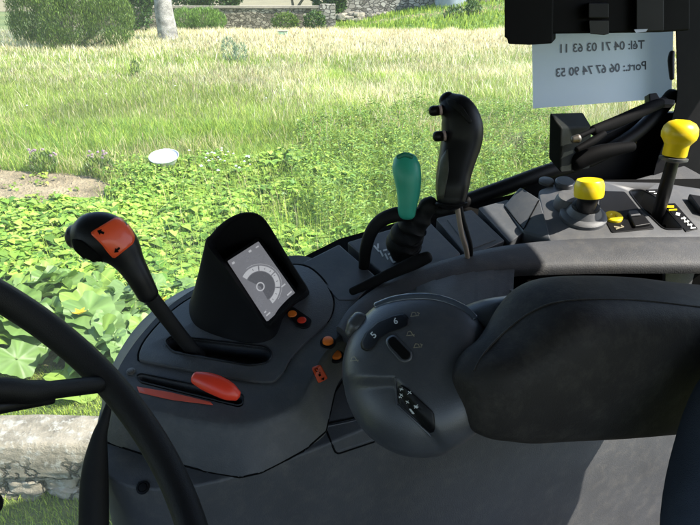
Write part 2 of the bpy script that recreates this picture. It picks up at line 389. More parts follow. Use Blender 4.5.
# front control module: top outline on the deck plane, sloping sides, lower skirt
pairs = [((116, 384), (104, 428)), ((116, 374), (105, 408)), ((126, 355), (113, 380)), ((142, 333), (130, 348)), ((165, 309), (152, 322)), ((195, 288), (185, 298)), ((230, 272), (225, 285)), ((270, 260), (270, 273)), ((302, 255), (312, 268)), ((330, 268), (345, 283)), ((352, 290), (368, 304)), ((362, 306), (374, 320)), ((352, 318), (366, 340)), ((340, 334), (352, 364)), ((322, 356), (337, 385)), ((310, 378), (330, 412)), ((296, 400), (325, 434)), ((272, 413), (300, 451)), ((240, 420), (262, 471)), ((205, 417), (240, 476)), ((165, 409), (170, 463)), ((135, 400), (125, 448)), ((120, 394), (107, 440))]
a0 = spline([Vector(a+(0,)) for a, b in pairs], 6, True); a3 = spline([Vector(b+(0,)) for a, b in pairs], 6, True)
def skirt(p, q, k, drop):
    x = p.x+(q.x-p.x)*k; y = p.y+(q.y-p.y)*k; return T.off(-drop).hit(x, y)
rings = []
for k, dr in ((0, 0), (.10, .0025), (.25, .010), (.5, .024), (.8, .040), (1.0, .052), (1.0, .075)):
    rings.append([T.off(-dr).hit(p.x+(q.x-p.x)*k, p.y+(q.y-p.y)*k) for p, q in zip(a0, a3)])
rings[-1] = [p+B*.035-Z*.003 for p in rings[-2]]
v, f = loft(rings)
module = mesh('front_module', v, f, M['deck'], con)
def cutter(px, pl, depth, r=4):
    q = [pl.off(.02).hit(x, y) for x, y in px]; q0 = [pl.hit(x, y) for x, y in px]
    c = [a for a in q0]; vv, ff = ngon_prism([p+pl.n*.02 for p in c], -pl.n*(depth+.02)); return mesh('cutter', vv, ff, M['gap'])
slot1 = fillet([Vector(q+(0,)) for q in [(164, 341), (172, 335), (266, 346), (273, 353), (268, 362), (250, 365), (172, 351)]], 5)
slot2 = fillet([Vector(q+(0,)) for q in [(136, 375), (141, 373), (243, 394), (243, 403), (238, 405), (140, 381)]], 3)
cutm = [cutter([(p.x, p.y) for p in s], T.off(.004), .03) for s in (slot1, slot2)]
# raised top plate with black seam
plate_px = [(139, 357), (143, 343), (157, 325), (175, 308), (197, 294), (235, 278), (275, 266), (303, 265), (320, 276), (331, 293), (333, 306), (327, 321), (307, 340), (291, 357), (281, 374), (264, 381), (200, 371), (147, 361)]
pp = spline([Vector((a, b, 0)) for a, b in plate_px], 4, True)
pc = sum(pp, Vector())/len(pp)
seam = slab('plate_seam', [T.off(.001).hit(*(pc+(p-pc)*1.018).xy) for p in pp], .004, M['gap'], con, bevel=0)
plate = slab('top_plate', [T.off(.004).hit(p.x, p.y) for p in pp], .008, M['deck'], con, bevel=.0022, seg=3)
def dupc(c):
    d = c.copy(); COL.objects.link(d); return d
c1b, c1c = dupc(cutm[0]), dupc(cutm[0])
cut(module, cutm); cut(plate, [c1b]); cut(seam, [c1c])
mod_bvh = bvh(module)
# slot liners (rubber lips)
def rim(name, px, pl, wpx, r, m, parent):
    c = sum(px, Vector())/len(px); pts = [pl.hit(p.x, p.y) for p in px]; pts.append(pts[0])
    return mesh(name, *tube(pts, r, 6, rnd_end=False), m, parent)
rim('slot_rim', slot1, T.off(.0045), 1, .0014, M['blk'], con)
rim('slot_rim', slot2, T.off(.0005), 1, .0011, M['blk'], con)
# seams on the driver side of the console
def groove(name, px, fn, r=.0014, m=None, parent=None, close=False):
    q = [Vector((a, b, 0)) for a, b in px]; q = fillet(q, 5) if close else q
    pts = []
    for i in range(len(q)-(0 if close else 1)):
        a, b = q[i], q[(i+1) % len(q)]; k = max(2, int((b-a).length/4))
        pts += [fn(*(a.lerp(b, j/k)).xy) for j in range(k)]
    pts.append(fn(*(q[0] if close else q[-1]).xy))
    pts = [p for p in pts if p is not None]
    return mesh(name, *tube(pts, r, 6, rnd_end=False), m or M['gap'], parent or con)
sidefn = lambda x, y: cast(SBV, x, y, -.0004)
groove('pocket_outline', [(324, 424), (361, 416), (378, 440), (336, 454)], sidefn, .0016, close=True)
slab('storage_flap', [cast(SBV, x, y, .0014) for x, y in [(327, 426), (360, 419), (374, 439), (337, 451)]], .002, M['side'], con, bevel=.0008)
groove('panel_seam', [(104, 441), (150, 456), (210, 472), (240, 477), (262, 472), (303, 451), (326, 431), (335, 392), (352, 366)], lambda x, y: cast(mod_bvh, x, y, -.0002) or sidefn(x, y), .0014)
for x, y, r in ((143, 487, .0062), (131, 371, .0045)):
    pl = T if y < 400 else None
    c = T.off(.001).hit(x, y) if pl else cast(SBV, x, y, .0)
    ax = T.n if pl else (cast(SBV, x, y, .01)-c).normalized()
    s = mesh('screw', *lathe(c, ax, [(0, 0), (r*1.4, 0), (r*1.35, .0012), (r*.95, .0016), (r*.9, .0004), (r*.8, .0022), (0, .0026)], 20), M['blk'] if not pl else M['steel'], con)
# coloured stripe
ST = mod_bvh
decal('red_stripe', [(137, 386.5), (170, 392), (214, 402.5), (214, 405), (170, 399.5), (138, 392)], ST, M['stripe'], con)
# buttons
def button(name, x, y, t_bvh, r, h, m, parent, seat=True, nrm=None):
    c = cast(t_bvh, x, y, 0); nn = nrm or T.n
    if seat: mesh('button_socket', *lathe(c-nn*.002, nn, [(0, 0), (r*1.45, 0), (r*1.45, .003), (r*1.25, .0042), (r*1.1, .0042), (r*1.08, .001), (0, .001)], 24), M['blk'], parent)
    return mesh(name, *lathe(c-nn*.001, nn, [(0, 0), (r, 0), (r, h*.6), (r*.9, h*.9), (r*.6, h), (0, h*1.02)], 24), m, parent)
button('orange_button', 328, 342, mod_bvh, .0078, .0075, M['orange'], con)
button('orange_button', 336.2, 356, mod_bvh, .0078, .0075, M['orange'], con)
lab = decal('warning_label', [(311.5, 367.5), (320, 364), (327.5, 378), (318, 383)], mod_bvh, M['opanel'], con, rnd_px=1.5)
fnm = lambda x, y: cast(mod_bvh, x, y, .0014)
def safe(fn, poly): return all(fn(*p) is not None for p in poly)
gl = [[(314.5, 369), (317, 368), (318, 371), (315.5, 372)], [(317.3, 374), (319.5, 373), (320.5, 375.2), (318.3, 376.2)], [(320, 378.6), (323.5, 376.6), (323, 380)], [(318.2, 372.2), (319.4, 371.7), (319.8, 372.6), (318.6, 373.1)]]
polys_on('label_glyph', [p for p in gl if safe(fnm, p)], fnm, M['gap'], con)

# display hood
hood_rim = [(206, 244), (212, 233), (222, 222.5), (235, 214.5), (248, 211.5), (259, 214), (268, 223), (285, 251), (300, 275), (308, 288), (305, 294), (294, 302.5), (282, 313), (270, 325), (262, 321), (248, 301), (227, 271)]
hood_base = [(190, 318), (190, 300), (203, 286), (226, 276), (246, 272), (264, 274), (280, 280), (294, 285), (305, 289), (310, 292), (305, 298), (295, 304), (284, 316), (275, 338), (254, 345), (226, 340), (200, 330)]
scr_q = [(227.3, 260.7), (258.5, 240.8), (296.5, 294.4), (267, 321.4)]
SN = (-(ray(262, 285).normalized())*.8 + Vector((-.1, -.1, .55))).normalized()
SPL = Plane(P(270, 312, .865), SN)
rimpl = SPL.off(.012)
def top_push(y): return max(0, min(1, (318-y)/105))
def rimpt(x, y, extra=0): return Plane(SPL.p+SPL.n*(.004+.030*top_push(y)+extra), SPL.n).hit(x, y)
n = 96
def rsl(px): return resample(spline([Vector((a, b, 0)) for a, b in px], 6, True), n)
R1 = rsl(hood_rim); R0 = rsl(hood_base); cc = sum(R1, Vector())/n
outer = [rimpt(p.x, p.y) for p in R1]; inner = [rimpt(*(p+(cc-p)*.055).xy) for p in R1]
sx = [Vector((a, b, 0)) for a, b in fillet([Vector(q+(0,)) for q in scr_q], 2) and [(p.x, p.y) for p in fillet([Vector(q+(0,)) for q in scr_q], 2)]]
sc = sum(sx, Vector())/len(sx)
ins = [SPL.off(-.001).hit(*(p+(cc-p)*.20).xy) for p in R1]
base = [T.off(.002).hit(p.x, p.y) for p in R0]
mid1 = [a.lerp(b, .12)+SPL.n*.000 for a, b in zip(outer, base)]
back = [SPL.off(-.03).hit(*(p+(cc-p)*.20).xy) for p in R1]
def lerpr(a, b, k): return [p.lerp(q, k) for p, q in zip(a, b)]
rings = [ins, lerpr(ins, inner, .5), lerpr(ins, inner, .97), [p+SPL.n*.0016 for p in lerpr(inner, outer, .45)], outer, mid1, lerpr(outer, base, .45), lerpr(outer, base, .8), base, [p-T.n*.01 for p in base]]
v, f = loft(rings, False, True)
hood = mesh('display_hood', v, f, M['hood'], con, angle=50)
# bezel and screen
bez = [cc*0+Vector(q+(0,)) for q in [(222.5, 260.2), (258.8, 236), (300.2, 294.2), (267.4, 325.3)]]
slab('screen_bezel', [SPL.off(.0025).hit(p.x, p.y) for p in fillet(bez, 4)], .010, M['blk'], hood, bevel=.0012)
slab('screen', [SPL.off(.0032).hit(p.x, p.y) for p in fillet([Vector(q+(0,)) for q in scr_q], 1.2)], .002, M['screen'], hood, bevel=0)
# sector graphics drawn on the screen plane, in pixel space of the screen (u along the short side, v down the long side)
def scrf(h): return lambda x, y: SPL.off(.0032+h).hit(x, y)
q0, q1, q2, q3 = [Vector(q) for q in scr_q]
def uv(u, v): a = q0.lerp(q1, u); b = q3.lerp(q2, u); p = a.lerp(b, v); return (p.x, p.y)
def arc(r0, r1, a0, a1, cu=.36, cv=.56, n=10, asp=.56):
    o = [uv(cu+r1*math.cos(rad(a0+(a1-a0)*k/n)), cv+r1*asp*math.sin(rad(a0+(a1-a0)*k/n))) for k in range(n+1)]
    o += [uv(cu+r0*math.cos(rad(a1+(a0-a1)*k/n)), cv+r0*asp*math.sin(rad(a1+(a0-a1)*k/n))) for k in range(n+1)]
    return o
def quads(r0, r1, a0, a1, n=12, **k):
    return [arc(r0, r1, a0+(a1-a0)*i/n, a0+(a1-a0)*(i+1)/n, n=1, **k) for i in range(n)]
polys_on('screen_field', quads(0, .385, -120, 95, n=20), scrf(.0004), M['smid'], hood)
polys_on('screen_graphic', quads(.40, .53, -118, -62, n=8)+quads(.40, .53, -58, -10, n=8)+quads(.40, .53, -6, 38, n=8)+quads(.40, .53, 42, 88, n=8)+quads(.085, .115, 0, 360, n=20)
         + quads(.575, .583, -95, 70, n=20)+[[uv(.07, .05), uv(.15, .05), uv(.15, .08), uv(.07, .08)], [uv(.84, .05), uv(.93, .05), uv(.93, .07), uv(.84, .07)], [uv(.8, .90), uv(.95, .90), uv(.95, .92), uv(.8, .92)], [uv(.07, .92), uv(.2, .92), uv(.2, .94), uv(.07, .94)], [uv(.07, .87), uv(.13, .87), uv(.13, .89), uv(.07, .89)], [uv(.62, .04), uv(.7, .04), uv(.7, .07), uv(.62, .07)], [uv(.8, .75), uv(.93, .75), uv(.93, .77), uv(.8, .77)]], scrf(.0008), M['sgfx'], hood)
tk = []
for a in range(-80, 85, 20):
    c, s_ = math.cos(rad(a)), math.sin(rad(a)); tk.append(stroke(uv(.36+.44*c, .56+.56*.44*s_), uv(.36+.49*c, .56+.56*.49*s_), .6))
polys_on('screen_digit', tk, scrf(.0012), M['smid'], hood)
# two push keys in a black oval under the screen
slab('key_pad', [T.off(.0065).hit(p.x, p.y) for p in fillet([Vector(q+(0,)) for q in [(284, 309), (292, 305), (313, 319), (309, 327), (299, 327)]], 6)], .005, M['blk'], con, bevel=.001)
button('orange_key', 292.2, 313.5, Tb := BVHTree.FromPolygons([T.off(.0065).hit(x, y) for x, y in [(250, 250), (350, 250), (350, 370), (250, 370)]], [(0, 1, 2, 3)]), .0068, .003, M['orange'], con, False)
button('red_key', 301.8, 319.6, Tb, .0068, .002, M['red'], con, False)

# ---------- deck behind: dark base with grey segment panels
v, f = ngon_prism([T.off(-.022).hit(x, y) for x, y in [(280, 268), (340, 238), (430, 213), (512, 194), (540, 180), (720, 178), (720, 262), (560, 262), (430, 300), (350, 345)]], -Z*.05)
mesh('deck_tray', v, f, M['gap'], con)
segs = [[(302, 262), (339, 243.5), (378, 277), (356, 300), (338, 300)], [(347, 241.5), (392, 228), (427, 218.5), (461, 253), (420, 276), (386, 276)], [(436, 217.5), (472, 209), (505, 240), (468, 256)], [(478, 207.5), (508, 199), (524, 231), (510, 242)]]
for q in segs:
    slab('deck_panel', [T.off(.001).hit(x, y) for x, y in [(p.x, p.y) for p in fillet([Vector(a+(0,)) for a in q], 2)]], .03, M['seg'], con, bevel=.003, seg=3)
slab('deck_insert', [T.off(.0022).hit(x, y) for x, y in [(447, 219), (469, 213.5), (496, 239), (470, 249)]], .004, M['seg'], con, bevel=.001)
fnT = lambda x, y: T.off(.0016).hit(x, y)
# white lever diagram
sg = []
for a, b in [((374, 245), (379, 251)), ((378, 243), (378, 248)), ((380, 250), (383, 256)), ((383, 250), (387, 249)), ((385, 253), (388, 259)), ((388, 254), (392, 252)), ((390, 256), (393, 262)), ((394, 256), (399, 260)), ((393, 262), (399, 259)), ((398, 254), (396, 258))]: sg.append(stroke(a, b, 1.7))
polys_on('lever_diagram', sg, fnT, M['white'], con)

# ---------- inboard rail (curved lip) : lofted beam
# section points given per station: inboard edge of deck, with pixel guides on deck plane
top_e = [(338, 326), (352, 306), (375, 288), (400, 275), (450, 257.5), (500, 246), (560, 239.5), (630, 237), (730, 236)]
bot_e = [(352, 338), (366, 322), (386, 306), (410, 294), (455, 277), (505, 268), (560, 265), (630, 264), (730, 264)]
TT = T.off(.012)
te = spline([Vector(q+(0,)) for q in top_e], 6); be = spline([Vector(q+(0,)) for q in bot_e], 6)
rings = []
for i, (a, b) in enumerate(zip(te, be)):
    p0 = TT.hit(a.x, a.y); pb = TT.off(-.0).hit(b.x, b.y)
    d = (pb-p0); L = d.length; inn = d.normalized()
    h = .019
    sec = [p0-inn*.004-T.n*.03, p0-inn*.004-T.n*.004, p0, p0+inn*L*.25+T.n*.0015, p0+inn*L*.55+T.n*.001, p0+inn*L*.84-T.n*.0005, p0+inn*L*.94-T.n*.004, p0+inn*L*.99-T.n*.010, p0+inn*L*1.0-T.n*h, p0+inn*L*.6-T.n*h]
    rings.append(sec)
v, f = loft(rings)
rail = mesh('inboard_rail', v, f, M['lip'], con, angle=60)
# wall under the rail with a long dark recess, and the inner tray leading to the armrest
IW = Plane(K(.5, .588, 1.8), -B)
slab('recess_back', [K(x, .66, z) for x, z in [(.64, 1.70), (1.3, 1.80), (1.3, 1.95), (.64, 1.86)]], .004, M['gap'], con, bevel=0)
def strip(name, st, m, bevel=0):
    # st: list of (top point, bottom point); thick sheet hanging from the rail
    tp = [a for a, b in st]; bt_ = [b for a, b in st]; n = len(st)
    V = tp+bt_+[p+B*.006 for p in tp]+[p+B*.006 for p in bt_]; F = []
    for i in range(n-1): F += [(i, i+1, n+i+1, n+i), (2*n+i+1, 2*n+i, 3*n+i, 3*n+i+1), (i+1, i, 2*n+i, 2*n+i+1), (n+i, n+i+1, 3*n+i+1, 3*n+i)]
    F += [(0, n, 3*n, 2*n), (n-1, 3*n-1, 4*n-1, 2*n-1)]
    return mesh(name, V, F, m, con, bevel=bevel)
def rb(x):
    for i in range(len(be)-1):
        if be[i].x <= x <= be[i+1].x:
            k = (x-be[i].x)/max(1e-6, be[i+1].x-be[i].x); y = be[i].y+(be[i+1].y-be[i].y)*k; return TT.off(-.004).hit(x, y-4)+B*.003
    return TT.off(-.010).hit(x, be[-1].y-2)
strip('rail_apron', [(rb(x), IW.off(.002).hit(x-4, 345 if x < 420 else 318)) for x in (360, 380, 400, 420, 440, 460, 480, 500, 516)], M['lip'])
slab('rail_skirt', [IW.off(.016).hit(*p) for p in [(665, 263.5), (800, 262.5), (800, 400), (665, 400)]], .03, M['lip'], con, bevel=.002, vec=B*.006)
slab('recess_sill', [IW.off(.0).hit(*p) for p in [(512, 290.5), (666, 288.5), (666, 420), (512, 420)]], .03, M['lip'], con, bevel=.001, vec=B*.006)

# ---------- rear module
rear_px = [(541, 203), (538, 190), (556, 183), (600, 180.5), (660, 182), (730, 192), (730, 240), (640, 239), (562, 243), (549, 240)]
TR = T.off(.012)
v, f = ngon_prism([TR.hit(p.x, p.y) for p in fillet([Vector(q+(0,)) for q in rear_px], 4)], -Z*.06)
rearm = mesh('rear_module', v, f, M['rear'], con, bevel=.005, seg=3)
TU = T.off(.014)
slotp = fillet([Vector(q+(0,)) for q in [(628, 190), (642, 189), (655, 196), (684, 229), (664, 229), (640, 206)]], 5)
vv, ff = ngon_prism([TR.off(.02).hit(p.x, p.y) if 0 else TR.hit(p.x, p.y)+T.n*.02 for p in slotp], -T.n*.06); cu_ = mesh('cutter', vv, ff, M['gap'])
cut(rearm, [cu_])
rim('slot_rim', slotp, TR.off(.0003), 1, .0016, M['blk'], con)
# fin at the front of the rear module
fin = [[(505, 205), (521, 185), (541, 199), (551, 239), (523, 232)], ]
q = [T.off(h).hit(x, y) for x, y, h in [(504, 204, .004), (520, 185.5, .030), (540, 198, .030), (551, 239, .012), (523, 231, .004)]]
qb = [p-Z*.05 for p in q]
v, f = loft([q, qb], False, True); v = list(v); c_ = len(v); v.append(sum(q, Vector())/5+T.n*.004); f += [(c_, i, (i+1) % 5) for i in range(5)]
FB = bvh(mesh('sloping_fin', v, f, M['seg'], con, bevel=.004, seg=3, smooth=True))
groove('fin_seam', [(505, 206), (523.5, 229), (539, 200)], lambda x, y: cast(FB, x, y, .0002), .0011)
# round pads and base dome
mesh('round_boss', *lathe(TU.hit(568, 205)-T.n*.01, T.n, [(.027, 0), (.026, .012), (.0235, .024), (.020, .030), (.008, .0305), (.0, .030)], 32), M['rear'], con)
mesh('round_cap', *lathe(T.hit(563, 190)+T.n*.012, T.n, [(.018, 0), (.018, .008), (.016, .010), (0, .0105)], 28), M['seg'], con)
mesh('round_cap', *lathe(T.hit(545, 187)+T.n*.011, T.n, [(.014, 0), (.014, .005), (.012, .006), (0, .0065)], 28), M['rear'], con)
blackp = fillet([Vector(q+(0,)) for q in [(600, 190), (625, 191), (655, 228), (612, 232), (600, 210)]], 2)
sp_ = slab('switch_plate', [TR.off(.0016).hit(p.x, p.y) for p in blackp], .003, M['blk'], con, bevel=.0006)
fnR = lambda x, y: TR.off(.0028).hit(x, y)
yb = TR.off(.0016).hit(613, 217.5)
mesh('yellow_button', *lathe(yb, T.n, [(.0155, 0), (.0155, .004), (.0135, .006), (.006, .006), (.0045, .004), (0, .004)], 28), M['yellow'], con)
polys_on('switch_glyph', [stroke((614, 226), (621, 227), 1.1), stroke((616, 228.5), (624, 226), 1.1), stroke((621, 224.5), (623, 226), 1)], fnR, M['tan'], con)
ro = slab('rocker_switch', [TR.off(.007).hit(x, y) for x, y in [(628, 211), (640, 210), (651, 223), (635, 225.5)]], .007, M['blk'], con, bevel=.0018)
slab('rocker_paddle', [TR.off(.0105).hit(x, y) for x, y in [(629, 210), (637, 209.5), (641, 214), (631, 215)]], .003, M['rear'], con, bevel=.001)
slab('legend_strip', [TR.off(.0016).hit(x, y) for x, y in [(664, 203), (675, 202.5), (698, 228), (686, 231)]], .003, M['blk'], con, bevel=.0006)
slab('legend_plate', [TR.off(.0016).hit(x, y) for x, y in [(646, 189), (660, 188.5), (668, 194), (654, 195)]], .003, M['blk'], con, bevel=.0006)
polys_on('legend_glyph', [stroke((667, 206), (674, 206), 2), stroke((669, 209.5), (677, 209), 1.5)], fnR, M['yellow'], con)
polys_on('legend_glyph', [stroke((676, 213), (680, 214), 3)], fnR, M['white'], con)
polys_on('legend_glyph', [stroke((649, 191), (655, 191), 1), stroke((654, 193), (662, 192.5), 1)], fnR, M['white'], con)
polys_on('legend_glyph', [stroke((681+i*3.2, 218+i*3.2), (686+i*3.2, 217.5+i*3.2), 1.3) for i in range(4)]+[stroke((684+i*3.4, 216+i*3.4), (685+i*3.4, 221+i*3.4), .9) for i in range(3)], fnR, M['white'], con)
slab('rear_grip_pad', [TR.off(.012).hit(x, y) for x, y in [(689, 193), (760, 205), (760, 225), (700, 208)]], .012, M['blk'], con, bevel=.002)

# =================================================================== LEVERS
# shuttle lever
lv = thing('range_lever', 'black lever with a hooked grip and an orange-red arrow panel, leaning left over the garden', 'lever', T.hit(192, 348))
mesh('shaft', *loftpx([(200, 356, .86, 6.5), (187, 343, .845, 7), (165, 315, .82, 7.5), (146, 290, .80, 8)], .8), M['rub'], lv)
grip = mesh('grip', *loftpx([(148, 294, .80, 10.5), (139, 277, .79, 12), (130, 262, .785, 14.5), (120, 248, .78, 20.5), (108, 239, .775, 25), (95, 236, .77, 25), (82, 236, .77, 20), (74, 236, .77, 12)], [.9, .9, .85, .8, .8, .8, .8, .8], n=36), M['blk'], lv)
gb = bvh(grip)
pn = decal('arrow_panel', [(90, 232.5), (116, 216.8), (126, 220.5), (134.5, 237), (133, 243), (114, 258), (108, 252), (101, 243)], gb, M['opanel'], lv, rnd_px=2.5, th=.0012, rings=7)
fg = lambda x, y: cast(gb, x, y, .0026)
def arrow(cx, cy, dx, dy, s):
    d = Vector((dx, dy)).normalized(); n_ = Vector((-d.y, d.x)); c = Vector((cx, cy))
    return [[tuple(c+d*s), tuple(c+n_*s*.75), tuple(c-n_*s*.75)], [tuple(c+n_*s*.28), tuple(c-d*s*.8+n_*s*.28), tuple(c-d*s*.8-n_*s*.28), tuple(c-n_*s*.28)]]
for ar_ in (arrow(101, 232, -.9, -.3, 4), arrow(117, 249, -.8, .7, 3.8)): polys_on('arrow_mark', ar_, fg, M['gap'], lv)
decal('thumb_rocker', [(73, 238), (82, 240), (97, 252), (104, 262), (98, 264), (86, 258), (76, 249)], gb, M['gap'], lv, rnd_px=2, th=.002)
# red knob lever in the lower slot
rl = thing('slide_lever', 'short red oval knob on a slider in the long slot above the red stripe', 'lever', T.hit(216, 390))
mesh('knob', *loftpx([(196, 377.5, .775, 6.5), (205, 380.5, .772, 9), (217, 385, .768, 10), (229, 391, .766, 9), (236, 394.5, .767, 6)], .75), M['red'], rl)
mesh('stem', *tube([T.off(-.02).hit(218, 392), T.off(.012).hit(217, 387)], .006, 12), M['blk'], rl)
# green lever with gaiter and hooked guard
gl_ = thing('spool_lever', 'green paddle-handled lever rising from a black pleated gaiter', 'lever', T.hit(400, 258))
gs = [(405, 251, .99, 15), (404, 247, .985, 15.5), (404, 243, .98, 18.5), (407, 239, .975, 15), (407, 235, .97, 17.5), (411, 231, .965, 13.5), (413, 226, .96, 15.5), (417, 222, .955, 11.5), (420, 217, .95, 12.5), (424, 212, .945, 9), (428, 206, .94, 9.5), (432, 203, .94, 8)]
mesh('gaiter', *loftpx(gs, .9, per=4), M['rub'], gl_)
mesh('handle', *loftpx([(406.5, 213, .935, 9), (407.5, 204, .93, 9.8), (408.5, 190, .925, 12), (407.5, 176, .92, 13.8), (406, 166, .92, 14), (405.5, 161, .92, 12.5)], [.8]*6, n=28), M['green'], gl_)
mesh('handle_cap', *loftpx([(398, 156.5, .905, 2.2), (405, 154.2, .905, 2.6), (412, 156.5, .905, 2.2)], .6), mat('dark_green_plastic', (.015, .2, .13), .5, bump=.1), gl_)
mesh('hooked_guard', *loftpx([(364, 267, .985, 5.5), (365.5, 250, .97, 6), (371, 232, .955, 6.5), (381, 220, .945, 7), (396, 214, .94, 7.5), (412, 213, .94, 8)], .7), M['rub'], gl_)
mesh('foot_bracket', *loftpx([(352, 291, .93, 4), (372, 282, .935, 5), (395, 271, .94, 6), (415, 262, .945, 7), (428, 256.5, .945, 6)], .5), M['rub'], gl_)
# joystick
js = thing('joystick', 'tall black curved joystick grip with two thumb buttons and a beige cable', 'joystick', T.hit(462, 240))
jg = mesh('grip', *loftpx([(451, 200, .93, 14), (452, 188, .93, 16.5), (454, 172, .93, 17.5), (458, 155, .93, 19), (461.5, 140, .93, 20.5), (462, 126, .925, 20.5), (457.5, 112, .92, 18), (450, 103, .92, 13), (446, 98, .92, 8)], [.9, 1, 1, 1, 1, 1, 1, .9, .8], n=36, ex=2.6), M['blk'], js)
jb = bvh(jg)
decal('grip_side_strip', [(441, 158), (448, 147), (449, 170), (444, 198), (438, 200), (437, 186)], jb, M['olive'], js, th=.0008, rnd_px=2)  # lighter olive strip on the left side of the grip
decal('grip_ridge', [(446, 99), (451, 98), (462, 106), (472, 121), (470, 124), (459, 112), (448, 104)], jb, M['rub'], js, th=.002, rnd_px=1)
mesh('palm_rest', *loftpx([(436, 203.5, .93, 2), (450, 205, .93, 2.4), (465, 203.5, .93, 2)], 6), M['rub'], js)
for x, y in ((437, 110), (441, 135.5)):
    tb = mesh('thumb_button', *loftpx([(x+6, y-1, .915, 5.2), (x+1, y, .91, 5), (x-3, y+.3, .905, 5.2), (x-5, y+.5, .905, 5)], 1), M['blk'], js)
    mesh('button_collar', *loftpx([(x+4.5, y-.5, .9, 5.0), (x+2.5, y-.2, .9, 5.0)], 1, rnd_end=False), mat('pink_collar', (.36, .25, .23), .4, bump=0), tb)
mesh('cable', *tube(spline([P(457, 204, .95), P(459, 218, .955), P(462, 235, .965), P(466, 248, .975), P(468, 262, .985)], 5), .0042, 10), M['cable'], js)
mesh('cable_sheath', *tube(spline([P(460, 204, .955), P(463, 218, .96), P(468, 235, .97), P(471, 248, .98), P(470, 262, .99)], 5), .0036, 10), M['rub'], js)
mesh('link_arm', *loftpx([(430, 206, .945, 6), (440, 211, .945, 5), (452, 208, .94, 5)], .8), M['rub'], js)
# yellow capped lever (short)
y1 = thing('short_lever', 'short black lever with flat-topped yellow cap on a grey round boss', 'lever', TU.hit(584, 216))
tr = 1.03; ax = (P(589.5, 187, 1.0)-P(583, 214, 1.03)).normalized()
bp = TU.hit(583, 216)
mesh('socket', *lathe(bp-T.n*.004, T.n, [(.040, 0), (.040, .008), (.036, .012), (.030, .013), (.024, .024), (.0, .024)], 40), M['rear'], y1)
mesh('boot', *lathe(bp+T.n*.016, T.n, [(.024, 0), (.022, .008), (.014, .013), (0, .013)], 28), M['rub'], y1)
tipc = P(588.7, 196, 1.0); bb = bp+T.n*.015; ax = (tipc-bb).normalized()
mesh('shaft', *tube([bb, tipc], [.0155, .017], 20), M['blk'], y1)
hh = (P(590, 177, .99)-tipc).length
mesh('cap', *lathe(tipc, (P(590, 178, .99)-tipc).normalized(), [(.015, -.002), (.0225, 0), (.0238, .004), (.0236, .018), (.0215, .026), (.020, .028), (.0185, .0272), (.0, .0272)], 40), M['yellow'], y1)
# yellow ball lever (tall)
y2 = thing('tall_lever', 'tall black lever with yellow mushroom knob in the rear slot beside the pillar', 'lever', TU.hit(656, 216))
b0 = T.off(-.02).hit(656, 222); b1 = P(673.5, 158, .98)
mesh('shaft', *tube([b0, b0.lerp(b1, .5), b1], [.013, .0145, .0125], 20, .75), M['blk'], y2)
ax = (P(678, 140, .97)-b1).normalized()
mesh('flange', *lathe(b1-ax*.002, ax, [(.012, -.004), (.0215, 0), (.022, .0035), (.012, .005), (0, .005)], 32), M['seg'], y2)
mesh('knob', *lathe(b1+ax*.004, ax, [(.0175, 0), (.0185, .002), (.0185, .018), (.021, .022), (.0262, .029), (.0272, .037), (.0255, .046), (.020, .053), (.011, .057), (0, .058)], 40), M['yellow'], y2)

# =================================================================== ARMREST
arm = thing('seat_armrest', 'grey bulbous control pod with brown-black padded armrest behind it', 'armrest', K(.5, .46, 1.75))
# padded cushion : sections along the rest
prof = [(460, 392, 408, .655), (462, 375, 425, .655), (468, 361, 433, .66), (479, 348, 439, .664), (493, 338, 441, .67), (507, 322, 443, .68), (520, 304, 443, .69), (534, 289, 442, .70), (550, 280, 441, .71), (572, 276, 440, .725), (605, 275, 438, .75), (650, 277, 434, .785), (700, 283, 429, .83), (790, 290, 418, .91)]
q = spline([Vector((a, (b+c)/2, d*1000)) for a, b, c, d in prof], 5); tb0 = spline([Vector((b, c, 0)) for a, b, c, d in prof], 5)
rings = []; nn = 56
for i, (p, e) in enumerate(zip(q, tb0)):
    c = P(p.x, p.y, p.z/1000); k = min(1, i/22); W_, H_ = .035+.033*k, .05+.028*k; ex = 2.4+1.6*k; sc_ = 1.0
    for it in range(5):
        r = []
        for j in range(nn):
            a = 2*math.pi*j/nn; ca, sa = math.cos(a), math.sin(a)
            x = math.copysign(abs(ca)**(2/ex), ca)*W_*sc_; y = math.copysign(abs(sa)**(2/ex), sa)*H_*sc_
            if y > 0: x *= 1-.12*y/(H_*sc_); y -= .004*(x/W_)**2
            r.append(c+B*x+Z*y-A*(.012*(x/W_)*(1-k)))
        ys_ = [proj(v)[1] for v in r]; y0_, y1_ = min(ys_), max(ys_); sc_ *= (e.y-e.x)/(y1_-y0_); c = c+UP*(((y0_+y1_)/2-(e.x+e.y)/2)/FPX*p.z/1000)
    rings.append(r)
v, f = loft(rings)
cush = mesh('cushion', v, f, M['cush'], arm, sub=1)
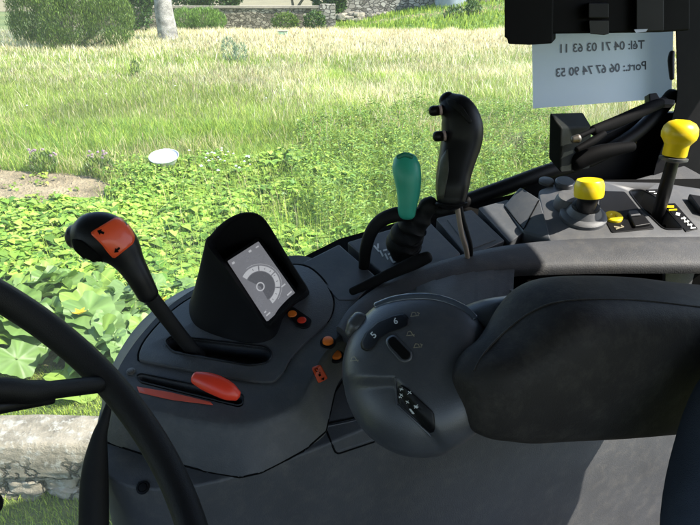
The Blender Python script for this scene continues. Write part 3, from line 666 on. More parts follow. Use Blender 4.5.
# control pod: flattened dome, its face towards the driver and the sky
pc_ = P(419, 370, .715); zn = (-(ray(415, 370).normalized())*.86+Z*.45-A*.1).normalized()
xa = (Vector((1, 0, 0))-zn*zn.x).normalized(); ya = zn.cross(xa)
V = []; Fc = []; nu, nv = 120, 60; Rr = .0925
for i in range(nv+1):
    th = math.pi*i/nv
    for j in range(nu):
        ph = 2*math.pi*j/nu
        sn = math.sin(th); x = math.copysign(abs(sn*math.cos(ph))**.98, math.cos(ph)); y = sn*math.sin(ph); z = math.cos(th)
        fx = Rr*x*.99; fy = Rr*y*1.05; fz = (.052 if z > 0 else .065)*math.copysign(abs(z)**.9, z)
        p = pc_+xa*fx+ya*fy+zn*fz
        px, py = proj(p)
        if z > -.2:
            # lower-left thumb scoop, bounded by an edge that runs right then down
            e1 = (py-(377-(px-345)*.02)); e2 = ((402+(py-385)*.75)-px)
            k = min(1, max(0, e1/7))*min(1, max(0, e2/7))
            k = k*k*(3-2*k); p -= zn*.010*k
        V.append(p)
for i in range(nv):
    for j in range(nu): Fc.append((i*nu+j, i*nu+(j+1) % nu, (i+1)*nu+(j+1) % nu, (i+1)*nu+j))
pod = mesh('control_pod', V, Fc, M['pod'], arm, weld=1e-5, angle=75)
pb = bvh(pod)
# rim strip over the top of the pod
rp = [cast(pb, x, y, .0005) for x, y in [(364, 315), (376, 306), (392, 300), (412, 297), (432, 297.5), (450, 302), (464, 309), (474, 318)]]
rp = [p for p in rp if p]
mesh('rim_strip', *tube(spline(rp, 6), .0048, 12, .6, rnd_end=True), mat('glossy_grey_strip', (.07, .085, .11), .18, bump=.05, coat=.6), pod)
# neck to the armrest
mesh('arm_neck', *loftpx([(462, 335, .75, 26), (490, 326, .74, 28), (520, 318, .745, 24), (560, 318, .76, 24)], .9), M['pod'], arm)
mesh('mount_beam', *loftpx([(470, 350, .77, 26), (560, 345, .80, 24), (700, 345, .9, 22)], .7), M['blk'], arm)
mesh('encoder_wheel', *loftpx([(351, 333, .735, 7), (356, 326, .735, 10.5), (361, 319, .735, 9.5)], .9), M['pod'], arm)
fp = lambda x, y: cast(pb, x, y, .0022)
dw = decal('speed_window', [(361, 343), (366, 333), (378, 322), (395, 315), (404, 313.5), (409, 318), (409, 325), (401, 328.5), (390, 332), (380, 338), (373, 348), (367, 351), (362, 349)], pb, M['blk'], pod, rnd_px=1.5, th=.0009, rings=8)
text_on('digit', '5', 374.5, 335.5, 6.2, -6.5, fp, M['white'], pod)
text_on('digit', '6', 396, 321.8, 8, -2.5, fp, M['white'], pod)
decal('rocker_surround', [(386, 339), (394, 334), (413, 353), (412, 360), (405, 363), (400, 361), (387, 346)], pb, M['pod'], pod, rnd_px=4, th=.0016, rings=6)
decal('rocker', [(388.5, 340), (394, 336.5), (411, 354), (410, 358.5), (404, 360.5), (389.5, 345)], pb, M['gap'], pod, off=.0012, rnd_px=4, th=.0022, rings=6)
pg_ = [(399.5, 383), (407, 387), (434, 412), (435.5, 430), (431, 432), (398, 402)]
decal('key_plate', pg_, pb, M['blk'], pod, off=.0010, rnd_px=2, th=.0008, rings=6)
groove('plate_edge', [(396, 377), (397, 404), (431, 435)], lambda x, y: cast(pb, x, y, .001), .0013, M['pod'], pod)
fk = lambda x, y: cast(pb, x, y, .0030)
kg = []
for x, y in ((403, 388), (410, 392), (400.5, 396), (409, 400), (417, 405), (413, 411), (403, 393)):
    kg += [stroke((x-1.6, y-1), (x+1.8, y+1.4), .9), stroke((x-1, y+1.5), (x+1.2, y-1.2), .7)]
kg += [stroke((410, 408), (414, 413), 1.6), stroke((412, 407), (416, 412), 1.2)]
kg = [p for p in kg if safe(fk, p)]
polys_on('key_glyph', kg, fk, M['white'], pod)
for k_, (x, y) in enumerate(((415, 315), (411, 334), (418, 346), (356, 359))):
    tg_ = [stroke((x-4.5, y+2), (x+4, y+1.2), .6), stroke((x-4, y+2), (x-2.5, y-2), .6), stroke((x-2.5, y-2), (x+.5, y-1.6), .6), stroke((x+.5, y-1.6), (x+1.6, y+1.6), .6)] + ([stroke((x+2, y-2), (x+4.5, y-1), .6), stroke((x+4.5, y-1), (x+3, y+.4), .6)] if k_ % 2 == 0 else [stroke((x-1, y-3), (x+3.5, y+3), .6)])
    polys_on('pod_marking', [p for p in tg_ if safe(fp, p)], fp, M['tan'], pod)
# stitched seam along the shoulder of the cushion
cb = bvh(cush)
sp_pts = [cast(cb, x, y, .0003) for x, y in [(474, 370), (484, 353), (500, 336), (516, 322), (534, 310), (556, 302), (590, 299), (640, 300), (695, 306), (740, 311)]]
mesh('cushion_seam', *tube(spline([p for p in sp_pts if p], 5), .0011, 6), M['cush'], arm)

# =================================================================== SEAT
seat = thing('driver_seat', 'dark blue fabric driver seat bolster at the lower right below the armrest', 'seat', K(.75, 0, 1.04))
mesh('backrest_bolster', *loftpx([(760, 350, .66, 22), (742, 400, .645, 42), (729, 460, .63, 50), (718, 530, .61, 52), (716, 620, .60, 50)], 1.0, n=36), M['seatf'], seat)
kslab('seat_base', .25, .80, -.25, .22, 1.10, 1.50, M['seatf'], seat, .05)
kslab('seat_shade_block', .77, 1.06, -.25, .33, 1.765, 2.25, M['seatf'], seat, .06)  # unseen block, shaped to cast the shadow on cushion and side panel
kslab('pedestal', .35, .7, -.15, .15, 1.04, 1.10, M['blk'], seat, .01)

# =================================================================== STEERING WHEEL
sw = thing('steering_wheel', 'black steering wheel rim and spoke crossing the lower left', 'steering wheel', K(-.2, .25, 2.0))
rp_ = [(0, 298), (48, 324), (95, 367), (140, 425), (172, 480), (194, 525)]
ti, az = rad(47), rad(22); H = A*math.cos(az)-B*math.sin(az); nW = H*math.sin(ti)+Z*math.cos(ti)
p0 = P(95, 367, .52); e1 = nW.cross(Z).normalized(); e2 = nW.cross(e1)
WP_ = Plane(p0, nW); Q = [WP_.hit(*a)-p0 for a in rp_]
xs = np.array([q.dot(e1) for q in Q]); ys = np.array([q.dot(e2) for q in Q])
sol = np.linalg.lstsq(np.c_[2*xs, 2*ys, np.ones(len(xs))], xs*xs+ys*ys, rcond=None)[0]
rr_ = math.sqrt(sol[2]+sol[0]**2+sol[1]**2); cW = p0+e1*float(sol[0])+e2*float(sol[1])
ring = [cW+(e1*math.cos(2*math.pi*k/120)+e2*math.sin(2*math.pi*k/120))*rr_ for k in range(120)]
rings = []
for k in range(120):
    o_ = (ring[k]-cW).normalized(); rings.append([ring[k]+(o_*math.cos(2*math.pi*j/20)+nW*math.sin(2*math.pi*j/20))*.0122 for j in range(20)])
v = [p for r in rings for p in r]; f = [(i*20+j, ((i+1) % 120)*20+j, ((i+1) % 120)*20+(j+1) % 20, i*20+(j+1) % 20) for i in range(120) for j in range(20)]
mesh('rim', v, f, M['wheel'], sw)
sp0 = WP_.off(0).hit(98, 384); sp1 = WP_.hit(-30, 395)
mesh('spoke', *tube(spline([sp0, sp0.lerp(sp1, .5)-nW*.003, sp1-nW*.01, cW-nW*.05], 6), [.0072]*6+[.009]*6+[.012]*7, 18, 1.0), M['wheel'], sw)
mesh('spoke_trim', *tube([WP_.off(-.012).hit(52, 400), WP_.off(-.014).hit(10, 405), WP_.off(-.02).hit(-30, 410)], [.003, .005, .007], 14), M['blk'], sw)
mesh('hub', *lathe(cW-nW*.07, nW, [(.035, 0), (.05, .02), (.048, .05), (.03, .06), (0, .062)], 32), M['wheel'], sw)
# indicator stalk knob at the very corner
st = thing('column_stalk', 'black stalk tip at the lower left corner inside the steering wheel', 'stalk', P(-30, 500, .5))
mesh('tip', *loftpx([(-60, 512, .56, 9), (-25, 507, .55, 11), (-6, 503, .55, 11)], 1), M['blk'], st)

# =================================================================== LATCH, BOX RAIL AND NOTICE
lt = thing('window_latch', 'black box-shaped window latch with worn steel pin and rod on the sill', 'latch', WPL.off(.03).hit(570, 165))
q = [P(x, y, t) for x, y, t in [(549, 112, 1.06), (583, 111, 1.13), (592, 126, 1.12), (562, 127, 1.05)]]
v, f = loft([q, [p+(P(548, 158, 1.08)-P(549, 112, 1.06)) for p in q]])
mesh('housing', v, f, mat('black_latch', (.004, .006, .005), .6, bump=.6, dust=.015, spec=.15), lt, bevel=.004)
mesh('pin', *loftpx([(579, 136, 1.05, 2.8), (588, 132, 1.06, 2.6), (596, 128, 1.07, 2.4)], 1), M['satin'], lt)
mesh('ball_joint', *loftpx([(573, 139, 1.045, 3.5), (578, 138, 1.045, 4.5)], 1), M['steel'], lt)
mesh('rod', *loftpx([(594, 130, 1.07, 5.5), (620, 120, 1.09, 6), (645, 109, 1.11, 6), (664, 101, 1.13, 5)], .8), M['satin'], lt)
mesh('claw', *loftpx([(577, 149, 1.05, 3), (592, 141, 1.06, 4), (604, 133, 1.07, 3)], 1), M['satin'], lt)
q = [P(x, y, 1.12) for x, y in [(649, 93), (657, 92), (660, 97), (675, 99), (675, 105), (650, 104)]]
hg = slab('hinge', q, .02, M['blk'], cab, bevel=.002)
mesh('pivot', *loftpx([(672, 52, 1.13, 2.5), (671, 60, 1.13, 3.2), (672, 78, 1.13, 2.2)], 1), M['blk'], hg)
bx = thing('monitor_rail', 'black control box and crossbar hanging along the top right, in front of the notice', 'bracket', P(590, 0, 1.0))
bc = Plane(P(560, 10, .95), -B)
def bslab(name, px, th, m=M['satin'], off=0, bevel=.004): return slab(name, [bc.off(off).hit(*p) for p in px], th, m, bx, bevel=bevel, vec=ray(590, 0)*th)
bslab('box', [(504, -80), (554, -82), (552, 43), (529, 44.5), (508, 43.5), (507, 38), (504.5, 37)], .10, M['satin'], .02)
bslab('crossbar', [(550, -80), (690, -84), (690, 30), (660, 32), (550, 33.5)], .08)
bslab('clip', [(589, 20), (609, 20), (609, 33.5), (604, 34.5), (590, 33.5)], .02, M['rub'], .012, .001)
bslab('clamp', [(588, 2), (609, 2), (609, 18), (588, 18)], .02, M['hood'], .014, .003)
bslab('clamp', [(636, -20), (664, -20), (664, 31), (636, 32)], .02, M['hood'], .012, .003)
bslab('tie', [(634, 29), (648, 28.5), (646, 31.2), (636, 32.2)], .003, M['paper'], .03, 0)
pap = thing('paper_notice', 'pale blue-grey paper sheet with mirrored phone numbers taped on the window', 'notice', WPL.off(.006).hit(600, 70))
PPL = WPL.off(.006)
def papp(x, y, h=0): return PPL.off(h+.0015*math.sin((x-530)/40)).hit(x, y)
nx, ny = 20, 8; V = []; Fc = []
c4 = [Vector((531.5, 20)), Vector((674, 12)), Vector((671.5, 97.5)), Vector((533, 108))]
for j in range(ny+1):
    for i in range(nx+1):
        p = c4[0].lerp(c4[1], i/nx).lerp(c4[3].lerp(c4[2], i/nx), j/ny); V.append(papp(p.x, p.y))
for j in range(ny):
    for i in range(nx): a = j*(nx+1)+i; Fc.append((a, a+1, a+nx+2, a+nx+1))
mesh('sheet', V, Fc, M['paper'], pap)
# the writing is on the outer face, so it reads mirrored from inside; it shows through the thin sheet
text_on('phone_line', 'Tél: 04 71 03 63 11', 601.5, 46.5, -10.9, .55, lambda x, y: papp(x, y, .0012), M['ink'], pap, (0, -12))
text_on('phone_line', 'Port.: 06 67 74 90 53', 601, 69, -10.6, .9, lambda x, y: papp(x, y, .0012), M['ink'], pap, (0, -12))

# =================================================================== OUTDOORS
R_ = np.random.RandomState(11)
def npmesh(name, V, Fq, C, m, parent=None, loc=(0, 0, 0)):
    """fast mesh from arrays: V (n,3), faces (k,3|4), C (n,3) colours"""
    L = np.array(rootloc(parent) if parent else loc, dtype=float)
    me = bpy.data.meshes.new(name); n = len(V); k, s = Fq.shape
    me.vertices.add(n); me.vertices.foreach_set('co', (V-L).astype(np.float32).ravel())
    me.loops.add(k*s); me.loops.foreach_set('vertex_index', Fq.astype(np.int32).ravel())
    me.polygons.add(k); me.polygons.foreach_set('loop_start', (np.arange(k)*s).astype(np.int32))
    a = me.color_attributes.new('col', 'FLOAT_COLOR', 'POINT'); a.data.foreach_set('color', np.c_[C, np.ones(n)].astype(np.float32).ravel())
    me.update(calc_edges=True); me.materials.append(m)
    o = bpy.data.objects.new(name, me); COL.objects.link(o)
    if parent: o.parent = parent
    else: o.location = loc; ROOT[o.name] = Vector(loc)
    return o
def projn(X, Y, Zz=0.0):
    dz = Zz-CAMZ; f = Y*CP-dz*SP; return 350+FPX*X/f, 262-FPX*(Y*SP+dz*CP)/f
def smooth_noise(x, y, sc, seed=0):
    """cheap value noise on arrays"""
    x = x/sc+seed*17.3; y = y/sc+seed*9.1; xi = np.floor(x); yi = np.floor(y); fx = x-xi; fy = y-yi
    h = lambda a, b: np.modf(np.abs(np.sin(a*127.1+b*311.7)*43758.5453))[0]
    fx = fx*fx*(3-2*fx); fy = fy*fy*(3-2*fy)
    return (h(xi, yi)*(1-fx)+h(xi+1, yi)*fx)*(1-fy)+(h(xi, yi+1)*(1-fx)+h(xi+1, yi+1)*fx)*fy
def fbm(x, y, sc, seed=0): return .5*smooth_noise(x, y, sc, seed)+.3*smooth_noise(x, y, sc*.43, seed+1)+.2*smooth_noise(x, y, sc*.19, seed+2)
def inpoly(px, py, poly):
    r = np.zeros(len(px), bool); n = len(poly)
    for i in range(n):
        x1, y1 = poly[i]; x2, y2 = poly[(i+1) % n]
        c = ((y1 > py) != (y2 > py)) & (px < (x2-x1)*(py-y1)/(y2-y1+1e-9)+x1); r ^= c
    return r
def blades(X, Y, H, W, C, lean=.35, Z0=None, curve=True):
    """grass blades: 2 segments, tapering, bent"""
    n = len(X); a = R_.uniform(0, 2*math.pi, n); l = R_.uniform(.1, 1, n)*lean*H; b = a+R_.uniform(.6, 2.4, n)
    wx, wy = np.cos(b)*W/2, np.sin(b)*W/2; dx, dy = np.cos(a)*l, np.sin(a)*l
    Z0 = np.zeros(n) if Z0 is None else Z0
    P0 = np.c_[X-wx, Y-wy, Z0]; P1 = np.c_[X+wx, Y+wy, Z0]
    P2 = np.c_[X-wx*.8+dx*.35, Y-wy*.8+dy*.35, Z0+H*.55]; P3 = np.c_[X+wx*.8+dx*.35, Y+wy*.8+dy*.35, Z0+H*.55]
    P4 = np.c_[X+dx, Y+dy, Z0+H*R_.uniform(.85, 1, n)]
    V = np.stack([P0, P1, P2, P3, P4], 1).reshape(-1, 3); i = np.arange(n)*5
    F = np.concatenate([np.c_[i, i+1, i+3], np.c_[i, i+3, i+2], np.c_[i+2, i+3, i+4]])
    return V, F, np.repeat(C, 5, 0)
def cat(parts):
    V = []; F = []; C = []; b = 0
    for v, f, c in parts: V.append(v); F.append(f+b); C.append(c); b += len(v)
    return np.concatenate(V), np.concatenate(F), np.concatenate(C)
def colmix(n, cols, wts, jit=.25):
    idx = R_.choice(len(cols), n, p=np.array(wts)/sum(wts)); c = np.array(cols)[idx]
    return c*R_.uniform(1-jit, 1+jit, (n, 1))*R_.uniform(.93, 1.07, (n, 3))
STRAW = (.66, .55, .31); PALE = (.92, .84, .62); GR1 = (.19, .29, .045); GR2 = (.32, .42, .075); GR3 = (.09, .17, .03); LIME = (.46, .57, .10)
LEAFZ = [(-200, 212), (0, 208), (70, 205), (108, 198), (120, 184), (150, 174), (200, 166), (250, 168), (300, 176), (330, 190), (348, 215), (350, 330), (160, 345), (100, 300), (0, 275), (-200, 270)]
SQZ = [(-200, 268), (0, 272), (95, 296), (165, 340), (180, 372), (130, 396), (60, 372), (0, 352), (-200, 345)]
DIRT = [(-200, 166), (-40, 168), (40, 173), (90, 177), (116, 186), (106, 200), (72, 212), (20, 220), (-60, 224), (-200, 220)]
WALLBAND = None
def scatter(n, y0, y1, x0=-120, x1=780):
    """points on the ground that fall in the pixel band, even per ground area"""
    d0 = G(350, y1).y; d1 = G(350, y0).y
    m = int(n*2.2); d = np.sqrt(R_.uniform(d0*d0, d1*d1, m)); ux = R_.uniform(-.62, .62, m)
    Y = d; X = ux*(Y*CP+CAMZ*SP); return X[:n], Y[:n]
parts = []
# far meadow
def band(n, y0, y1, fn):
    X, Y = scatter(n, y0, y1); px, py = projn(X, Y); nz = fbm(X, Y, 2.6); jx, jy = R_.normal(0, 14, len(px)), R_.normal(0, 6, len(px)); keep = ~(inpoly(px+jx, py+jy, LEAFZ) | inpoly(px, py, SQZ) | inpoly(px, py, DIRT))
    X, Y, px, py, nz = X[keep], Y[keep], px[keep], py[keep], nz[keep]; v = fn(X, Y, px, py, nz); return v
def far(X, Y, px, py, nz):
    n = len(X); k = np.clip((60-py)/16, 0, 1)*np.clip((px-110)/120, .35, 1); straw = R_.uniform(0, 1, n) < np.clip(.22+.75*k+.6*(nz-.5), .02, .97)
    C = np.where(straw[:, None], colmix(n, [STRAW, PALE, (.55, .52, .3)], [4, 4, 2]), colmix(n, [GR1, GR2, (.32, .40, .10)], [2, 4, 3]))
    n2 = fbm(X, Y, .7, 21); n3 = fbm(X, Y, 3.5, 31); C = C*(.62+.5*n2+.35*n3)[:, None]; H = np.where(straw, R_.uniform(.12, .34, n), R_.uniform(.08, .22, n))*(.45+1.2*n2); return blades(X, Y, H, np.clip(Y*.0008, .005, .03), C, .6)
parts.append(band(190000, 33, 74, far))
def mid(X, Y, px, py, nz):
    n = len(X); s = np.clip(.24-(py-70)/260+.9*(nz-.5)+.12*np.clip((px-200)/200, -.6, 1), .02, .8); straw = R_.uniform(0, 1, n) < s
    n2 = fbm(X, Y, 1.1, 5)
    C = np.where(straw[:, None], colmix(n, [STRAW, PALE, (.52, .55, .26), (.42, .34, .2)], [3, 3, 3, 1]), colmix(n, [GR1, GR2, LIME, (.38, .46, .15), (.46, .47, .2)], [2, 4, 2, 3, 2]))
    C = C*(.75+.5*n2)[:, None]
    n3 = fbm(X, Y, 2.2, 41); C = C*(.6+.8*n3)[:, None]; H = np.where(straw, R_.uniform(.10, .32, n), R_.uniform(.05, .20, n))*(.4+1.3*n2); return blades(X, Y, H, np.clip(Y*.0007, .004, .012), C, .8)
parts.append(band(200000, 70, 130, mid))
def near(X, Y, px, py, nz):
    n = len(X); s = np.clip(.10+.7*(nz-.5), .01, .35); straw = R_.uniform(0, 1, n) < s; n2 = fbm(X, Y, .8, 5); low = np.clip((px-120)/60, 0, 1)*np.clip((420-py)/60, 0, 1)
    C = np.where(straw[:, None], colmix(n, [STRAW, (.5, .5, .25)], [3, 2]), colmix(n, [GR1, GR2, LIME, (.22, .36, .10)], [3, 5, 2, 3])); C = C*(.7+.6*n2)[:, None]
    H = np.where(straw, R_.uniform(.10, .3, n), R_.uniform(.04, .19, n)*(.4+1.3*n2))*(.25+.75*np.maximum(low, (py < 200))); return blades(X, Y, H, np.clip(Y*.0008, .003, .010), C, .9)
parts.append(band(190000, 126, 345, near))
# lawn: strip between the garden and the wall, and in front of the wall
X, Y = scatter(90000, 345, 620); px, py = projn(X, Y); k = (px < 260) & ~inpoly(px, py, SQZ)
X, Y = X[k], Y[k]; n = len(X); n2 = fbm(X, Y, .35, 3)
parts.append(blades(X, Y, R_.uniform(.015, .05, n), np.full(n, .0035), colmix(n, [GR1, GR2, LIME, (.30, .33, .12)], [2, 4, 3, 1])*(.7+.6*n2)[:, None], .8))
v, f, c = cat(parts); o = npmesh('meadow_grass', v, f, c, M['grass']); o['kind'] = 'stuff'

def leaves(X, Y, Zh, S, C, tilt=.5, up=None):
    """heart-ish leaves folded along the midrib: 7 vertices"""
    n = len(X); a = R_.uniform(0, 2*math.pi, n); t = np.abs(R_.normal(0, tilt, n)); dx, dy = np.cos(a), np.sin(a)
    f = np.c_[dx*np.cos(t), dy*np.cos(t), -np.sin(t)]; r = np.c_[-dy, dx, np.zeros(n)]; u = np.cross(r, f)*-1; u = np.where(u[:, 2:3] < 0, -u, u)
    S = S[:, None]; c = np.c_[X, Y, Zh]
    pts = [(0, 0, -.02), (.12, .42, .10), (.55, .38, .10), (1.05, 0, -.12), (.55, -.38, .10), (.12, -.42, .10), (.5, 0, 0)]
    V = np.stack([c+f*S*p[0]+r*S*p[1]+u*S*p[2] for p in pts], 1).reshape(-1, 3); i = np.arange(n)*7
    F = np.concatenate([np.c_[i, i+1, i+6], np.c_[i+1, i+2, i+6], np.c_[i+2, i+3, i+6], np.c_[i+3, i+4, i+6], np.c_[i+4, i+5, i+6], np.c_[i+5, i, i+6]])
    return V, F, np.repeat(C, 7, 0)
# low bean foliage
X, Y = scatter(170000, 160, 400); px, py = projn(X, Y); jx, jy = R_.normal(0, 16, len(px))*(1+(px > 220)), R_.normal(0, 6, len(px)); k = inpoly(px+jx, py+jy, LEAFZ) & ~inpoly(px, py, DIRT) & (X < 1.2); X, Y = X[k], Y[k]
n = len(X); hgt = fbm(X, Y, .55, 2); kk = hgt > R_.uniform(.0, .38, len(hgt)); X, Y, hgt = X[kk], Y[kk], hgt[kk]; n = len(X); print('bean leaves', n)
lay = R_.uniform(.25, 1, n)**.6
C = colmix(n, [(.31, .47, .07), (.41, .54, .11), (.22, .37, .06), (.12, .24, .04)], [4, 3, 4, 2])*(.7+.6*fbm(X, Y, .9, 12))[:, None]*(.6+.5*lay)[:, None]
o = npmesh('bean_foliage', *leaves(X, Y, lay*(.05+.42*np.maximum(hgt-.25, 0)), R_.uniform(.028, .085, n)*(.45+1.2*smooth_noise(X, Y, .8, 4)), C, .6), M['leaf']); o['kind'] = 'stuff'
X, Y = scatter(26000, 160, 330); px, py = projn(X, Y); k = inpoly(px, py, LEAFZ) & ~inpoly(px, py, DIRT) & (R_.uniform(0, 1, len(px)) < .15+.8*np.clip((px-150)/160, 0, 1)); X, Y = X[k], Y[k]; n = len(X)
o = npmesh('garden_grass', *blades(X, Y, R_.uniform(.15, .42, n), np.full(n, .005), colmix(n, [GR1, GR2, LIME, STRAW], [2, 4, 3, 1]), .6), M['grass']); o['kind'] = 'stuff'
# tall narrow-leaved weeds right of the bean patch
WZ = [(300, 130), (420, 108), (560, 120), (600, 170), (470, 220), (350, 262), (318, 235), (290, 190)]
X, Y = scatter(60000, 100, 300); px, py = projn(X, Y); k = inpoly(px, py, WZ); px_, py_ = px[k], py[k]; X, Y = X[k], Y[k]; cl = fbm(X, Y, .5, 8); k = (cl > .40+R_.uniform(-.2, .2, len(cl))); X, Y, cl = X[k][:1700], Y[k][:1700], cl[k][:1700]; pyk = projn(X, Y)[1]
n = len(X); st_h = R_.uniform(.10, .40, n)*(.5+cl)*(1+.8*np.clip((pyk-150)/60, 0, 1)); q = []
q.append(blades(X, Y, st_h, np.full(n, .006), colmix(n, [GR2, (.3, .42, .15)], [1, 1]), .12))
for k in range(9):
    h = st_h*(.2+.8*(k+R_.uniform(0, 1, n))/9); a = R_.uniform(0, 6.28, n); l = R_.uniform(.05, .10, n)*(1.1-.4*k/9)
    dx, dy = np.cos(a), np.sin(a); wv = R_.uniform(.010, .018, n)
    P0 = np.c_[X, Y, h]; P1 = np.c_[X+dx*l*.5-dy*wv, Y+dy*l*.5+dx*wv, h+l*.35]; P2 = np.c_[X+dx*l, Y+dy*l, h+l*.25]; P3 = np.c_[X+dx*l*.5+dy*wv, Y+dy*l*.5-dx*wv, h+l*.35]
    V = np.stack([P0, P1, P2, P3], 1).reshape(-1, 3); i = np.arange(n)*4
    q.append((V, np.concatenate([np.c_[i, i+1, i+2], np.c_[i, i+2, i+3]]), np.repeat(colmix(n, [GR2, GR1, (.24, .38, .10)], [2, 3, 3]), 4, 0)))
o = npmesh('tall_weeds', *cat(q), M['leaf']); o['kind'] = 'stuff'
# clods and seedlings on the bare soil, seed stalks in the meadow
X, Y = scatter(60000, 160, 230); px, py = projn(X, Y); k = inpoly(px, py, DIRT); X, Y = X[k][:900], Y[k][:900]; V = []; F = []
for i_, (a_, b_) in enumerate(zip(X, Y)):
    r_ = rnd.uniform(.008, .035); b0_ = len(V)
    V += [(a_+r_*rnd.uniform(.6, 1.2)*math.cos(t), b_+r_*rnd.uniform(.6, 1.2)*math.sin(t), .006) for t in (0, 1.25, 2.5, 3.75, 5)]+[(a_, b_, .008+r_*rnd.uniform(.4, .8))]; F += [(b0_+j, b0_+(j+1) % 5, b0_+5) for j in range(5)]
o = mesh('soil_clods', V, F, M['soil'], smooth=False); o['kind'] = 'stuff'
X, Y = scatter(60000, 166, 222); px, py = projn(X, Y); k = inpoly(px, py, DIRT) & (fbm(X, Y, .5, 17) > .60); X, Y = X[k][:260], Y[k][:260]; n = len(X)
o = npmesh('soil_seedlings', *leaves(X, Y, R_.uniform(.02, .07, n), R_.uniform(.03, .06, n), colmix(n, [GR1, GR2], [1, 1]), .5), M['leaf']); o['kind'] = 'stuff'
X, Y = scatter(9000, 45, 190); px, py = projn(X, Y); k = (fbm(X, Y, 1.6, 23) > .45) & ~inpoly(px, py, DIRT) & ~inpoly(px, py, LEAFZ); X, Y = X[k][:3600], Y[k][:3600]; n = len(X); H = R_.uniform(.25, .55, n); a_ = R_.uniform(0, 6.28, n); lx, ly = np.cos(a_)*H*.18, np.sin(a_)*H*.18
W_ = np.clip(Y*.0005, .002, .012); sc_ = colmix(n, [STRAW, (.55, .50, .28), (.42, .32, .2)], [2, 2, 1]); z0 = np.zeros(n)
V1 = np.stack([np.c_[X-W_*.3, Y, z0], np.c_[X+W_*.3, Y, z0], np.c_[X+lx, Y+ly, H]], 1).reshape(-1, 3); i = np.arange(n)*3
V2 = np.stack([np.c_[X+lx*.8, Y+ly*.8, H*.82], np.c_[X+lx-W_*1.3, Y+ly, H*.93], np.c_[X+lx*1.15, Y+ly*1.15, H*1.08], np.c_[X+lx+W_*1.3, Y+ly, H*.93]], 1).reshape(-1, 3); j = np.arange(n)*4
F2 = np.concatenate([np.c_[j, j+1, j+2], np.c_[j, j+2, j+3]])
o = npmesh('seed_stalks', *cat([(V1, np.c_[i, i+1, i+2], np.repeat(sc_, 3, 0)), (V2, F2, np.repeat(sc_, 4, 0))]), M['grass']); o['kind'] = 'stuff'
# scattered small wild flowers and seed heads
def specks(n, y0, y1, zone, h0, h1, size, cols, w):
    X, Y = scatter(n*8, y0, y1); px, py = projn(X, Y); k = inpoly(px, py, zone); X, Y = X[k][:n], Y[k][:n]; m = len(X); H = R_.uniform(h0, h1, m); P_ = []; F_ = []
    c = np.c_[X, Y, H]; s = R_.uniform(.6, 1.2, m)[:, None]*size
    e = [np.array(v) for v in ((1, 0, 0), (0, 1, 0), (-1, 0, 0), (0, -1, 0), (0, 0, .8))]
    V = np.stack([c+s*v for v in e], 1).reshape(-1, 3); i = np.arange(m)*5
    F = np.concatenate([np.c_[i, i+1, i+4], np.c_[i+1, i+2, i+4], np.c_[i+2, i+3, i+4], np.c_[i+3, i, i+4]]); return V, F, np.repeat(colmix(m, cols, w, .1), 5, 0)
fl = [specks(26, 168, 186, [(200, 160), (262, 160), (262, 190), (200, 190)], .2, .3, .022, [(.75, .78, .85)], [1]),
      specks(90, 60, 150, [(-100, 60), (700, 60), (700, 150), (-100, 150)], .25, .45, .014, [(.7, .62, .2), (.75, .7, .7)], [2, 1]),
      specks(10, 100, 180, [(-100, 100), (300, 100), (300, 180), (-100, 180)], .2, .35, .02, [(.8, .8, .85)], [1])]
o = npmesh('wild_flowers', *cat(fl), M['leaf']); o['kind'] = 'stuff'

